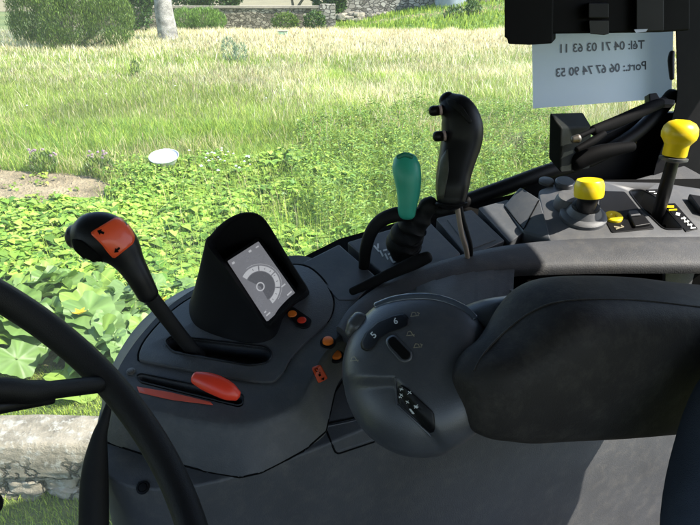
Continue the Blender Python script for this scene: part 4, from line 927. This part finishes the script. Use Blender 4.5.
# squash plants: large lobed leaves on stalks, one plant at a time
def squash(x, y, sz, label, nl, dusty, flowers=()):
    c = G(x, y); t = thing('squash_plant', label, 'plant', c, 'squash plants at the garden edge'); V = []; F = []; C = []
    SV = []; SF = []
    for i in range(nl):
        a = rnd.uniform(0, 6.28); r_ = sz*rnd.uniform(.1, .95); h = sz*rnd.uniform(.30, .75)*(1.1-.5*r_/sz); S = rnd.uniform(.085, .165)*(.8+.4*rnd.random())
        tip = c+Vector((math.cos(a)*r_*1.15, math.sin(a)*r_, h)); b = rnd.uniform(0, 6.28); tl = rnd.uniform(.1, .7)
        X_ = Vector((math.cos(b)*math.cos(tl), math.sin(b)*math.cos(tl), -math.sin(tl))); Y_ = Vector((-math.sin(b), math.cos(b), 0)); Z_ = X_.cross(Y_)
        base = len(V); m = 40; col = Vector((.13, .23, .05)).lerp(Vector((.21, .32, .12)), max(0, min(1, dusty+rnd.uniform(-.3, .3)))) if rnd.random() < .8 else Vector((.24, .36, .07))
        V.append(tip-Z_*.1*S); C.append(tuple(col*1.1)); F0 = []
        for ring_ in (.5, 1.0):
            for k in range(m):
                an = 2*math.pi*k/m; lobe = 1-.14*abs(math.sin(an*2.5))**1.5+.03*math.sin(an*13+i)+rnd.uniform(-.012, .012); notch = .72 if abs(an-math.pi) < .30 and ring_ == 1 else 1
                q_ = S*ring_*lobe*notch; V.append(tip+X_*math.cos(an)*q_+Y_*math.sin(an)*q_+Z_*(.10*S*math.sin(an*5)*ring_+(.12 if ring_ == 1 else .02)*S-.3*S*max(0, math.cos(an))*ring_**2))
                C.append(tuple(col*(1 if k % 8 else 1.35)*rnd.uniform(.9, 1.1)))
        for k in range(m):
            k2 = (k+1) % m; F.append((base, base+1+k, base+1+k2)); F.append((base+1+k, base+1+m+k, base+1+m+k2)); F.append((base+1+k, base+1+m+k2, base+1+k2))
        sv, sf = tube([c+Vector((rnd.uniform(-.03, .03), rnd.uniform(-.03, .03), 0)), c.lerp(tip, .5)+Vector((0, 0, .04)), tip], .006, 5); b0_ = len(SV); SV += sv; SF += [tuple(j+b0_ for j in q2) for q2 in sf]
    npmesh('foliage', np.array([tuple(v) for v in V]), np.array(F), np.array(C), M['leaf'], t)
    mesh('stalks', SV, SF, M['stalk'], t)
    for fx, fy, hh in flowers:
        p = G(fx, fy, hh); vs = [p]; fs = []
        for k in range(10):
            an = 2*math.pi*k/10; rr = .05 if k % 2 == 0 else .026; vs.append(p+Vector((math.cos(an)*rr, math.sin(an)*rr, .022 if k % 2 == 0 else .012)))
        fs = [(0, 1+k, 1+(k+1) % 10) for k in range(10)]; mesh('flower', vs, fs, M['petal'], t)
M['stalk'] = mat('pale_green_stalk', (.24, .32, .12), .6, bump=0); M['petal'] = mat('squash_petal', (.80, .48, .02), .5, bump=0)
squash(30, 352, .42, 'squash plant with big plain green leaves above the steering wheel at the left edge', 24, .25)
squash(88, 340, .38, 'squash plant with yellow flowers under the range lever grip', 24, .55, ((80, 313, .3), (100, 338, .12)))
squash(118, 366, .36, 'squash plant with the palest dusty leaves beside the front end of the console', 26, .9)
squash(60, 300, .36, 'squash plant with dark green leaves just beyond the ones nearest the lawn', 22, .2)
squash(150, 318, .36, 'squash plant with one yellow flower behind the range lever shaft', 22, .65, ((163, 301, .22),))
squash(-30, 372, .4, 'squash plant mostly cut off by the left border of the view', 20, .3)

squash(104, 325, .34, 'squash plant between the yellow-flowered ones and the lever, with mid-green leaves', 20, .5)
squash(140, 352, .30, 'squash plant with pale leaves touching the console just left of the lever slot', 20, .8)
squash(20, 318, .36, 'squash plant in the second row at the far left, fresh green', 22, .15)
# low stone wall near the cab
wm, nt, p = new_mat('lichen_stone'); L = nt.links.new
tc = N(nt, 'ShaderNodeTexCoord'); n1 = N(nt, 'ShaderNodeTexNoise', Scale=7.0, Detail=10.0, Roughness=.7); L(tc.outputs['Object'], n1.inputs['Vector'])
cr = N(nt, 'ShaderNodeValToRGB'); e = cr.color_ramp.elements; e[0].position = .33; e[0].color = (.13, .11, .085, 1); e[1].position = .62; e[1].color = (.37, .32, .25, 1)
el = cr.color_ramp.elements.new(.47); el.color = (.27, .235, .18, 1)
L(n1.outputs[0], cr.inputs[0]); n2 = N(nt, 'ShaderNodeTexNoise', Scale=24.0, Detail=8.0, Roughness=.7); L(tc.outputs['Object'], n2.inputs['Vector'])
mr = N(nt, 'ShaderNodeMapRange'); mr.inputs[1].default_value = .52; mr.inputs[2].default_value = .62; L(n2.outputs[0], mr.inputs[0])
mx = N(nt, 'ShaderNodeMix', data_type='RGBA'); L(mr.outputs[0], mx.inputs[0]); L(cr.outputs[0], mx.inputs[6]); mx.inputs[7].default_value = (.42, .40, .35, 1); L(mx.outputs[2], p.inputs['Base Color'])
p.inputs['Roughness'].default_value = .9
n3 = N(nt, 'ShaderNodeTexNoise', Scale=5.0, Detail=5.0); L(tc.outputs['Object'], n3.inputs['Vector']); va = N(nt, 'ShaderNodeVectorMath', operation='MULTIPLY_ADD'); L(n3.outputs['Color'], va.inputs[0]); va.inputs[1].default_value = (.35, .35, .35); L(tc.outputs['Object'], va.inputs[2])
vo = N(nt, 'ShaderNodeTexVoronoi', Scale=4.2, feature='DISTANCE_TO_EDGE'); L(va.outputs[0], vo.inputs['Vector']); vr = N(nt, 'ShaderNodeMapRange'); vr.inputs[1].default_value = .0; vr.inputs[2].default_value = .035; L(vo.outputs['Distance'], vr.inputs[0])
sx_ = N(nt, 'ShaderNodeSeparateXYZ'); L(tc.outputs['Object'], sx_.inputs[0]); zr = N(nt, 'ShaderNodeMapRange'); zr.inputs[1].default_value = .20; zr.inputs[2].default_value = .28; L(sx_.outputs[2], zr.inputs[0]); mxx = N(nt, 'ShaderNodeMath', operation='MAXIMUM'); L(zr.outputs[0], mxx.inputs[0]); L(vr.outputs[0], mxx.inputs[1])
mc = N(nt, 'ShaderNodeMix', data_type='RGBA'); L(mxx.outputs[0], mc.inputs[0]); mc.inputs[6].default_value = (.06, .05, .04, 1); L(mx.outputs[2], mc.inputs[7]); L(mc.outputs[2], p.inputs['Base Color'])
hm = N(nt, 'ShaderNodeMath', operation='MULTIPLY_ADD'); L(mxx.outputs[0], hm.inputs[0]); hm.inputs[1].default_value = 1.5; L(n2.outputs[0], hm.inputs[2])
b = N(nt, 'ShaderNodeBump', Strength=.9, Distance=.02); L(hm.outputs[0], b.inputs['Height']); L(b.outputs[0], p.inputs['Normal']); M['stone'] = wm
def rock(c, sx, sy, sz, amp, seed, res=9, rot=0):
    """rounded irregular block"""
    bm = bmesh.new(); bmesh.ops.create_cube(bm, size=2); bmesh.ops.subdivide_edges(bm, edges=bm.edges, cuts=res, use_grid_fill=True)
    cr_, sr_ = math.cos(rot), math.sin(rot)
    for v in bm.verts:
        q = v.co; m = max(abs(q.x), abs(q.y), abs(q.z)); l = (abs(q.x)**7+abs(q.y)**7+abs(q.z)**7)**(1/7)
        q = q/l; d = 1+amp*noise.fractal(q*1.6+Vector((seed*3.1, seed*1.7, 0)), .8, 2, 4); q = q*d
        v.co = Vector((q.x*sx, q.y*sy, q.z*sz))
        v.co = Vector((v.co.x*cr_-v.co.z*sr_*0, v.co.y, v.co.z))+Vector(c)
    V = [v.co.copy() for v in bm.verts]; F = [tuple(x.index for x in f_.verts) for f_ in bm.faces]; bm.free(); return V, F
yA = G(60, 497, 0).y; yT0 = G(60, 452, .30).y; yT1 = G(60, 412, .34).y; print('wall', yA, yT0, yT1)
lw = thing('low_stone_wall', 'low rubble wall with pale lichen-covered top, at the lower left next to the tractor', 'wall', Vector((-1.6, yT0, 0)))
x = -3.2; k = 0
while x < 1.3:
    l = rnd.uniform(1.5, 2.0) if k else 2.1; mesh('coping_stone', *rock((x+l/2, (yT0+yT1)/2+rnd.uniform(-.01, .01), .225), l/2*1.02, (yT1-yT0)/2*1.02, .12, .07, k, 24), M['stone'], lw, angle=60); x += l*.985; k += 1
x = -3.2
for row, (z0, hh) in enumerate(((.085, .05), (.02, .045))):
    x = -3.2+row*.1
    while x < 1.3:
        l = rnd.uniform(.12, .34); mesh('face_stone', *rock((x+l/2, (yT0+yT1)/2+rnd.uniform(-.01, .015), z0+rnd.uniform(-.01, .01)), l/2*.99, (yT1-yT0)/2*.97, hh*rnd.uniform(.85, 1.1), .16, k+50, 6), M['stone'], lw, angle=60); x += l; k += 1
# white tub
tb = thing('plastic_tub', 'shallow white plastic tub lying in the weeds', 'tub', G(165, 166))
c = G(165, 163, .10); ax = Vector((.05, -.25, 1)).normalized(); M['tub'] = mat('white_tub', (.60, .62, .66), .4, var=.08, bump=.1, dust=.05)
v, f = lathe(c, ax, [(.0, 0), (.13, 0), (.15, .03), (.185, .11), (.19, .112), (.185, .108), (.15, .09), (0, .085)], 40); mesh('basin', v, f, M['tub'], tb)
mesh('rolled_rim', *loft([[c+ax*.11+(Vector((1, 0, .0))*math.cos(a)+ax.cross(Vector((1, 0, 0)))*math.sin(a))*(.190+.006*math.cos(b))+ax*.007*math.sin(b) for a in [2*math.pi*i/40 for i in range(40)]] for b in [2*math.pi*j/8 for j in range(9)]], False, False), M['tub'], tb)
# bushes, weeds
def ellps(c, r, n, size, cols, wts, narrow=1.0, upright=False):
    """leaf clumps in the shell of an ellipsoid with lumpy surface"""
    u = R_.normal(0, 1, (n, 3)); u /= np.linalg.norm(u, axis=1)[:, None]
    lump = .78+.35*smooth_noise(u[:, 0]*3+c[0], u[:, 1]*3+u[:, 2]*2.3, 1.0, int(abs(c[0]*10)) % 9)
    rr = R_.uniform(.45, 1, n)**.5*lump; p = np.array(c)+u*np.array(r)*rr[:, None]; p[:, 2] = np.maximum(p[:, 2], .03)
    a = R_.normal(0, 1, (n, 3)); a[:, 2] = np.abs(a[:, 2])+(2.2 if upright else 0); a += u*.6; a /= np.linalg.norm(a, axis=1)[:, None]
    b = np.cross(a, R_.normal(0, 1, (n, 3))); b /= np.linalg.norm(b, axis=1)[:, None]; s = (R_.uniform(.6, 1.3, n)*size)[:, None]
    V = np.stack([p-a*s, p+b*s*narrow*.5, p+a*s, p-b*s*narrow*.5], 1).reshape(-1, 3); i = np.arange(n)*4
    return V, np.c_[i, i+1, i+2, i+3], np.repeat(colmix(n, cols, wts, .3), 4, 0)
BR = [(.11, .18, .03), (.16, .24, .04), (.055, .10, .02)]; DK = [(.045, .10, .025), (.07, .14, .03), (.03, .06, .02)]; GY = [(.16, .24, .13), (.24, .33, .20)]
def shrub(name, label, c_, base, lumps, n, size, cols, wts, narrow, upright, group=None, stem=.03):
    t = thing(name, label, c_, base, group); ps = [ellps(base+Vector(a), b, max(30, int(n*b[0]*b[2]/sum(k[1][0]*k[1][2] for k in lumps))), size, cols, wts, narrow, upright) for a, b in lumps]
    npmesh('foliage', *cat(ps), M['leaf'], t)
    mesh('stems', *join(*[tube([base+Vector((rnd.uniform(-.1, .1)*b[0], rnd.uniform(-.1, .1), 0)), base+Vector(a)*.6, base+Vector(a)+Vector((0, 0, b[2]*.5))], [stem, stem*.7, stem*.3], 6) for a, b in lumps]), M['bark'], t); return t
M['bark'] = mat('bark', (.16, .13, .10), .9, bump=1, bscale=40, vscale=8, bdist=.01)
B1 = G(74, 50)
shrub('broom_bush', 'large rounded green broom bush at the upper left of the meadow', 'bush', B1, [((-1.15, .3, 1.2), (1.1, 1.0, 1.15)), ((.1, -.2, 1.15), (1.25, 1.0, 1.1)), ((1.25, .3, 1.0), (1.0, .9, 1.0)), ((-.5, 0, 2.1), (1.15, 1.0, 1.0)), ((.8, .2, 1.8), (1.05, .9, .8)), ((-1.75, .2, .8), (.55, .6, .6)), ((-.9, 0, 2.9), (.5, .5, .5)), ((.3, 0, 2.8), (.55, .5, .45)), ((1.9, .1, 1.3), (.4, .4, .45)), ((-1.5, -.2, 1.9), (.45, .4, .5)), ((1.7, -.2, .5), (.5, .4, .4)), ((-.4, -.6, .5), (.6, .4, .45))], 42000, .06, BR, [3, 3, 3], .35, True)
B2 = G(133, 34)
shrub('hazel_bush', 'darker broad-leaved bush between the broom bush and the pale tree trunk', 'bush', B2+Vector((.1, 0, 0)), [((0, 0, 1.2), (1.0, .9, 1.2)), ((.5, .2, 2.2), (1.2, .9, 1.2)), ((-.6, .3, 2.4), (1.1, .9, 1.1))], 7000, .09, DK+[(.10, .2, .04)], [3, 3, 2, 2], .9, False)
B3 = G(199, 30)
shrub('broom_bush', 'small wide broom bush in front of the stone wall, right of the pale trunk', 'bush', B3, [((-.6, 0, .55), (.75, .6, .55)), ((.35, 0, .6), (.85, .6, .55)), ((.95, .1, .45), (.5, .5, .45))], 6500, .07, [(.20, .33, .06), (.14, .25, .05), (.09, .17, .03)], [3, 3, 1], .35, True)
shrub('wall_shrub', 'leafy shrub growing against the middle of the stone wall', 'bush', G(286, 30), [((0, 0, .4), (.75, .4, .5))], 1300, .07, BR, [2, 3, 1], .8, False)
shrub('wall_shrub', 'dark shrub by the right end of the stone wall', 'bush', G(315, 31), [((0, 0, .45), (.6, .4, .55))], 1300, .07, DK+BR[:1], [2, 3, 1, 3], .8, False)
shrub('grey_weed', 'tall grey-green flowering weed standing alone in the pale grass', 'weed', G(235, 63), [((-.15, 0, .38), (.28, .22, .42)), ((.18, 0, .3), (.25, .2, .33))], 1100, .045, GY+[(.5, .55, .45)], [3, 3, 1], .4, True, stem=.01)
shrub('leafy_weed', 'dark small weed clump in the meadow below the broom bush', 'weed', G(136, 78), [((0, 0, .22), (.14, .12, .26))], 300, .04, DK+BR, [1]*6, .4, True, stem=.006)
M['thistle'] = mat('thistle_pink', (.34, .24, .28), .8, bump=0)
for x, y, lb in ((46, 172, 'thistle clump with pinkish heads left of the other one, above the bare soil'), (101, 176, 'thistle clump with pink heads at the right tip of the bare soil')):
    t = shrub('thistle', lb, 'thistle', G(x, y), [((0, 0, .13), (.20, .16, .15))], 500, .035, BR+[(.25, .3, .15)], [2, 3, 1, 2], .5, True, 'thistles by the bare soil', .005)
    for k in range(9):
        p = G(x, y)+Vector((rnd.uniform(-.16, .16), rnd.uniform(-.1, .1), rnd.uniform(.22, .33))); mesh('flower_head', *rock(p, .014, .014, .013, .3, k, 2), M['thistle'], t)
# pale tree
tb_ = G(168, 42); tr_ = thing('pale_tree', 'tree with thick pale grey trunk standing between the two bushes', 'tree', tb_)
pts = [tb_+Vector((0, 0, -.1)), tb_+Vector((.03, 0, .4)), tb_+Vector((-.02, 0, 1.4)), tb_+Vector((.05, 0, 2.6)), tb_+Vector((0, .1, 4.6))]
M['pbark'] = mat('pale_bark', (.34, .32, .30), .85, var=.75, bump=1, bscale=30, vscale=3.5, bdist=.03)
mesh('trunk', *tube(spline(pts, 4), [.44-.012*i for i in range(17)], 20), M['pbark'], tr_)
mesh('limbs', *join(*[tube([tb_+Vector((0, 0, 4.0)), tb_+Vector((math.cos(a)*1.2, math.sin(a)*1.2, 5.6)), tb_+Vector((math.cos(a)*2.4, math.sin(a)*2.4, 6.6))], [.22, .13, .05], 8) for a in (0.3, 1.5, 2.8, 4.0, 5.2)]), M['pbark'], tr_)
npmesh('crown', *cat([ellps(tb_+Vector((math.cos(a)*1.8, math.sin(a)*1.8, 6.8+.5*math.sin(a*3))), (1.7, 1.7, 1.3), 1500, .11, BR+DK, [1]*6, .8) for a in (0.3, 1.5, 2.8, 4.0, 5.2)]), M['leaf'], tr_)
# trees beyond the wall
for i, (x, sx, hh, lb) in enumerate(((150, 2.6, 2.6, 'bushy tree behind the pale trunk'), (200, 2.4, 1.9, 'dark tree beyond the left end of the stone wall'), (238, 1.6, 1.9, 'dark bushy tree behind the wall, right of the other dark tree'), (300, 3.0, 1.6, 'low distant tree over the middle of the wall top'), (335, 1.0, 2.2, 'dark narrow bush at the right end of the wall'))):
    b = Vector(((x-350)/FPX*48, 45 if i != 4 else 37, 0))
    shrub('distant_tree', lb, 'tree', b, [((0, 0, hh*.62 + (0.9 if i == 3 else 0)), (sx, 1, hh*.62 if i != 3 else .7)), ((sx*.5, 0, hh*.8+(.9 if i == 3 else 0)), (sx*.6, 1, hh*.5 if i != 3 else .6))], 3500, .12, DK+BR[:1], [3, 3, 2, 1], .9, False, 'trees beyond the stone wall', .12)
# far rubble walls
def wallmat(name, c1, c2, mortar, sc):
    m, nt, p = new_mat(name); L = nt.links.new; tc = N(nt, 'ShaderNodeTexCoord')
    mp = N(nt, 'ShaderNodeMapping'); mp.inputs['Scale'].default_value = (sc, sc, sc*1.7); L(tc.outputs['Object'], mp.inputs[0])
    nz = N(nt, 'ShaderNodeTexNoise', Scale=2.0, Detail=3.0); L(mp.outputs[0], nz.inputs['Vector']); ad = N(nt, 'ShaderNodeVectorMath', operation='MULTIPLY_ADD'); L(nz.outputs['Color'], ad.inputs[0]); ad.inputs[1].default_value = (.5, .5, .5); L(mp.outputs[0], ad.inputs[2])
    v1 = N(nt, 'ShaderNodeTexVoronoi', Scale=1.0); v2 = N(nt, 'ShaderNodeTexVoronoi', Scale=1.0, feature='DISTANCE_TO_EDGE'); L(ad.outputs[0], v1.inputs['Vector']); L(ad.outputs[0], v2.inputs['Vector'])
    sp = N(nt, 'ShaderNodeSeparateColor'); L(v1.outputs['Color'], sp.inputs[0]); mx = N(nt, 'ShaderNodeMix', data_type='RGBA'); L(sp.outputs[0], mx.inputs[0]); mx.inputs[6].default_value = (*c1, 1); mx.inputs[7].default_value = (*c2, 1)
    mr = N(nt, 'ShaderNodeMapRange'); mr.inputs[1].default_value = .02; mr.inputs[2].default_value = .10; L(v2.outputs['Distance'], mr.inputs[0])
    m2 = N(nt, 'ShaderNodeMix', data_type='RGBA'); L(mr.outputs[0], m2.inputs[0]); m2.inputs[6].default_value = (*mortar, 1); L(mx.outputs[2], m2.inputs[7]); L(m2.outputs[2], p.inputs['Base Color'])
    p.inputs['Roughness'].default_value = .95; b = N(nt, 'ShaderNodeBump', Strength=1.0, Distance=.06); L(mr.outputs[0], b.inputs['Height']); L(b.outputs[0], p.inputs['Normal']); return m
M['rub1'] = wallmat('rubble_masonry', (.09, .07, .05), (.42, .36, .28), (.10, .08, .06), 4.5)
M['rub2'] = wallmat('pale_rubble_masonry', (.14, .12, .10), (.50, .46, .40), (.10, .09, .08), 3.6)
M['plaster'] = mat('pale_render', (.36, .31, .25), .9, bump=.3, bscale=60)
def wallbox(name, x0, x1, y, h, th, m, parent, z0=-.05, jag=.05, hend=None, step=.3):
    n = int((x1-x0)/step)+1; V = []; F = []
    for i in range(n+1):
        X = x0+(x1-x0)*i/n; hh = (h if hend is None else h+(hend-h)*i/n)+rnd.uniform(-jag, jag)
        V += [Vector((X, y, z0)), Vector((X, y+rnd.uniform(-.02, .02), hh)), Vector((X, y+th, hh)), Vector((X, y+th, z0))]
    for i in range(n):
        for k in range(4): F.append((i*4+k, i*4+(k+1) % 4, i*4+4+(k+1) % 4, i*4+4+k))
    F += [(0, 1, 2, 3), tuple(n*4+k for k in (3, 2, 1, 0))]; return mesh(name, V, F, m, parent, angle=20)
def XA(px, Y, z): return (px-350)/FPX*(Y*CP-(z-CAMZ)*SP)
def ZA(py, Y): k = (262-py)/FPX; return CAMZ+Y*(k*CP-SP)/(CP+k*SP)
yw = 33.5
print('wall top z', ZA(7, yw), ZA(31, yw))
M['rub1'] = M['rub1']
w1 = thing('field_wall', 'long brown rubble field wall with straight coping at the far side of the meadow', 'wall', Vector((XA(260, yw, 1), yw, 0)))
wallbox('masonry', XA(60, yw, 1), XA(330, yw, 1), yw, ZA(8, yw), .5, M['rub1'], w1, jag=.012, step=.8)
wallbox('coping', XA(60, yw, 1)-.05, XA(330, yw, 1)+.04, yw-.06, ZA(5.5, yw), .62, M['plaster'], w1, z0=ZA(8, yw)+.012, jag=.01, step=.7)
wallbox('end_pier', XA(320, yw, 1), XA(335, yw, 1), yw-.10, ZA(4, yw), .7, M['rub2'], w1, jag=.02)
y2w = 37
w2 = thing('terrace_wall', 'pale tumbled terrace wall of loose stones right of the field wall', 'wall', Vector((XA(390, y2w, 1), y2w, 0)))
wallbox('masonry', XA(334, y2w, 1), XA(455, y2w, 1), y2w, ZA(-8, y2w), .6, M['rub2'], w2, jag=.10, step=.35)
V, F = join(*[rock((XA(rnd.uniform(336, 440), y2w, 1), y2w-rnd.uniform(.1, .7), ZA(rnd.uniform(8, 22), y2w)*.6+.1), rnd.uniform(.10, .28), .18, rnd.uniform(.08, .18), .25, i, 3) for i in range(70)])
mesh('tumbled_stones', V, F, M['stone'], w2, angle=60)
# grassy bank rising to the right with a track
yb_ = 32.5; q = [(335, 27), (360, 24), (390, 16), (430, 9), (470, 2), (530, -3), (620, -6)]
top_ = [Vector((XA(a, yb_+2.4, 1), yb_+2.4, max(.03, ZA(b, yb_+2.4)))) for a, b in q]; bot_ = [Vector((p.x-.2, yb_-2.5, -.03)) for p in top_]
V = top_+bot_+[p+Vector((0, 6, .2)) for p in top_]; n_ = len(q); F = [(i, i+1, n_+i+1, n_+i) for i in range(n_-1)]+[(i, i+1, 2*n_+i+1, 2*n_+i) for i in range(n_-1)]
bk = mesh('grass_bank', V, F, mat('bank_turf', (.16, .26, .06), .9, var=.5, vscale=2.5, bump=1, bscale=20, bdist=.05), None, angle=60); bk['kind'] = 'structure'
bt = bvh(bk)
n = 9000; X = R_.uniform(top_[0].x, top_[-1].x, n); Y = R_.uniform(yb_-2.4, yb_+3.5, n); Zs = np.array([(bt.ray_cast(Vector((a, b, 20)), Vector((0, 0, -1)))[0] or Vector((0, 0, -9))).z for a, b in zip(X, Y)])
k = Zs > 0; X, Y, Zs = X[k], Y[k], Zs[k]; n = len(X)
trk = np.abs((Y-(yb_+1.1)))+R_.uniform(-.3, .3, n) < .55
C = np.where(trk[:, None], colmix(n, [STRAW, (.45, .36, .24)], [1, 1]), colmix(n, [GR1, GR2, LIME], [2, 3, 2]))
o = npmesh('bank_grass', *blades(X, Y, np.where(trk, .08, R_.uniform(.1, .3, n)), np.full(n, .05), C, .4, Zs), M['grass']); o['kind'] = 'stuff'
# silo and barn at the upper right
ys = 34.5
sl_ = thing('concrete_tank', 'blue-grey round concrete tank cut by the top edge of the photo, left of the barn', 'tank', Vector((XA(455, ys, 2), ys+.8, .5)))
M['conc'] = mat('weathered_concrete', (.30, .34, .38), .85, var=.3, vscale=2, bump=.4, bscale=40)
mesh('shell', *lathe(Vector((XA(455, ys, 2), ys+.9, .3)), Z, [(0, 0), (.86, 0), (.86, 2.8), (.9, 2.82), (.9, 2.95), (0, 3.0)], 40), M['conc'], sl_)
mesh('lid', *lathe(Vector((XA(455, ys, 2), ys+.9, 3.31)), Z, [(0, 0), (.35, 0), (.35, .08), (0, .1)], 24), M['plaster'], sl_)
br = thing('stone_barn', 'pale stone barn wall rising behind the black control box at top', 'barn', Vector((XA(540, ys, 1), ys, 0)))
x0 = XA(474, ys, 1.5); wallbox('wall', x0, x0+9, ys+.3, 4.2, 6, M['rub2'], br, jag=.0, step=3)
v, f = ngon_prism([Vector((x0-.3, ys, 4.2)), Vector((x0-.3, ys+6.6, 4.2)), Vector((x0-.3, ys+3.3, 6.2))], Vector((9.6, 0, 0))); mesh('roof', v, f, mat('clay_tiles', (.30, .13, .08), .85, var=.3, vscale=3, bump=.5, bscale=30), br)
v, f = ngon_prism([Vector((x0+3, ys+.28, 0)), Vector((x0+5, ys+.28, 0)), Vector((x0+5, ys+.28, 2.2)), Vector((x0+3, ys+.28, 2.2))], Vector((0, .03, 0))); mesh('door', v, f, M['bark'], br)
shrub('ivy_shrub', 'dark green shrub with bluish leaves between the tank and the barn wall', 'bush', Vector((XA(468, 33, 1), 33.2, .35)), [((-.5, 0, .35), (.7, .4, .45)), ((.3, 0, .5), (.4, .4, .6))], 1800, .07, DK+GY+BR, [2, 2, 1, 1, 1, 2, 1, 1], .8, False)
gb_ = thing('green_crate', 'small pale green box lying in the grass before the stone wall', 'box', G(283, 38)); v, f = box(G(283, 38)+Vector((0, 0, .18)), .42, .3, .22); mesh('box', v, f, mat('pale_green_paint', (.35, .55, .38), .5), gb_, bevel=.02)
v, f = box(G(283, 38)+Vector((0, 0, .31)), .46, .33, .03); mesh('lid', v, f, M['plaster'], gb_, bevel=.01)
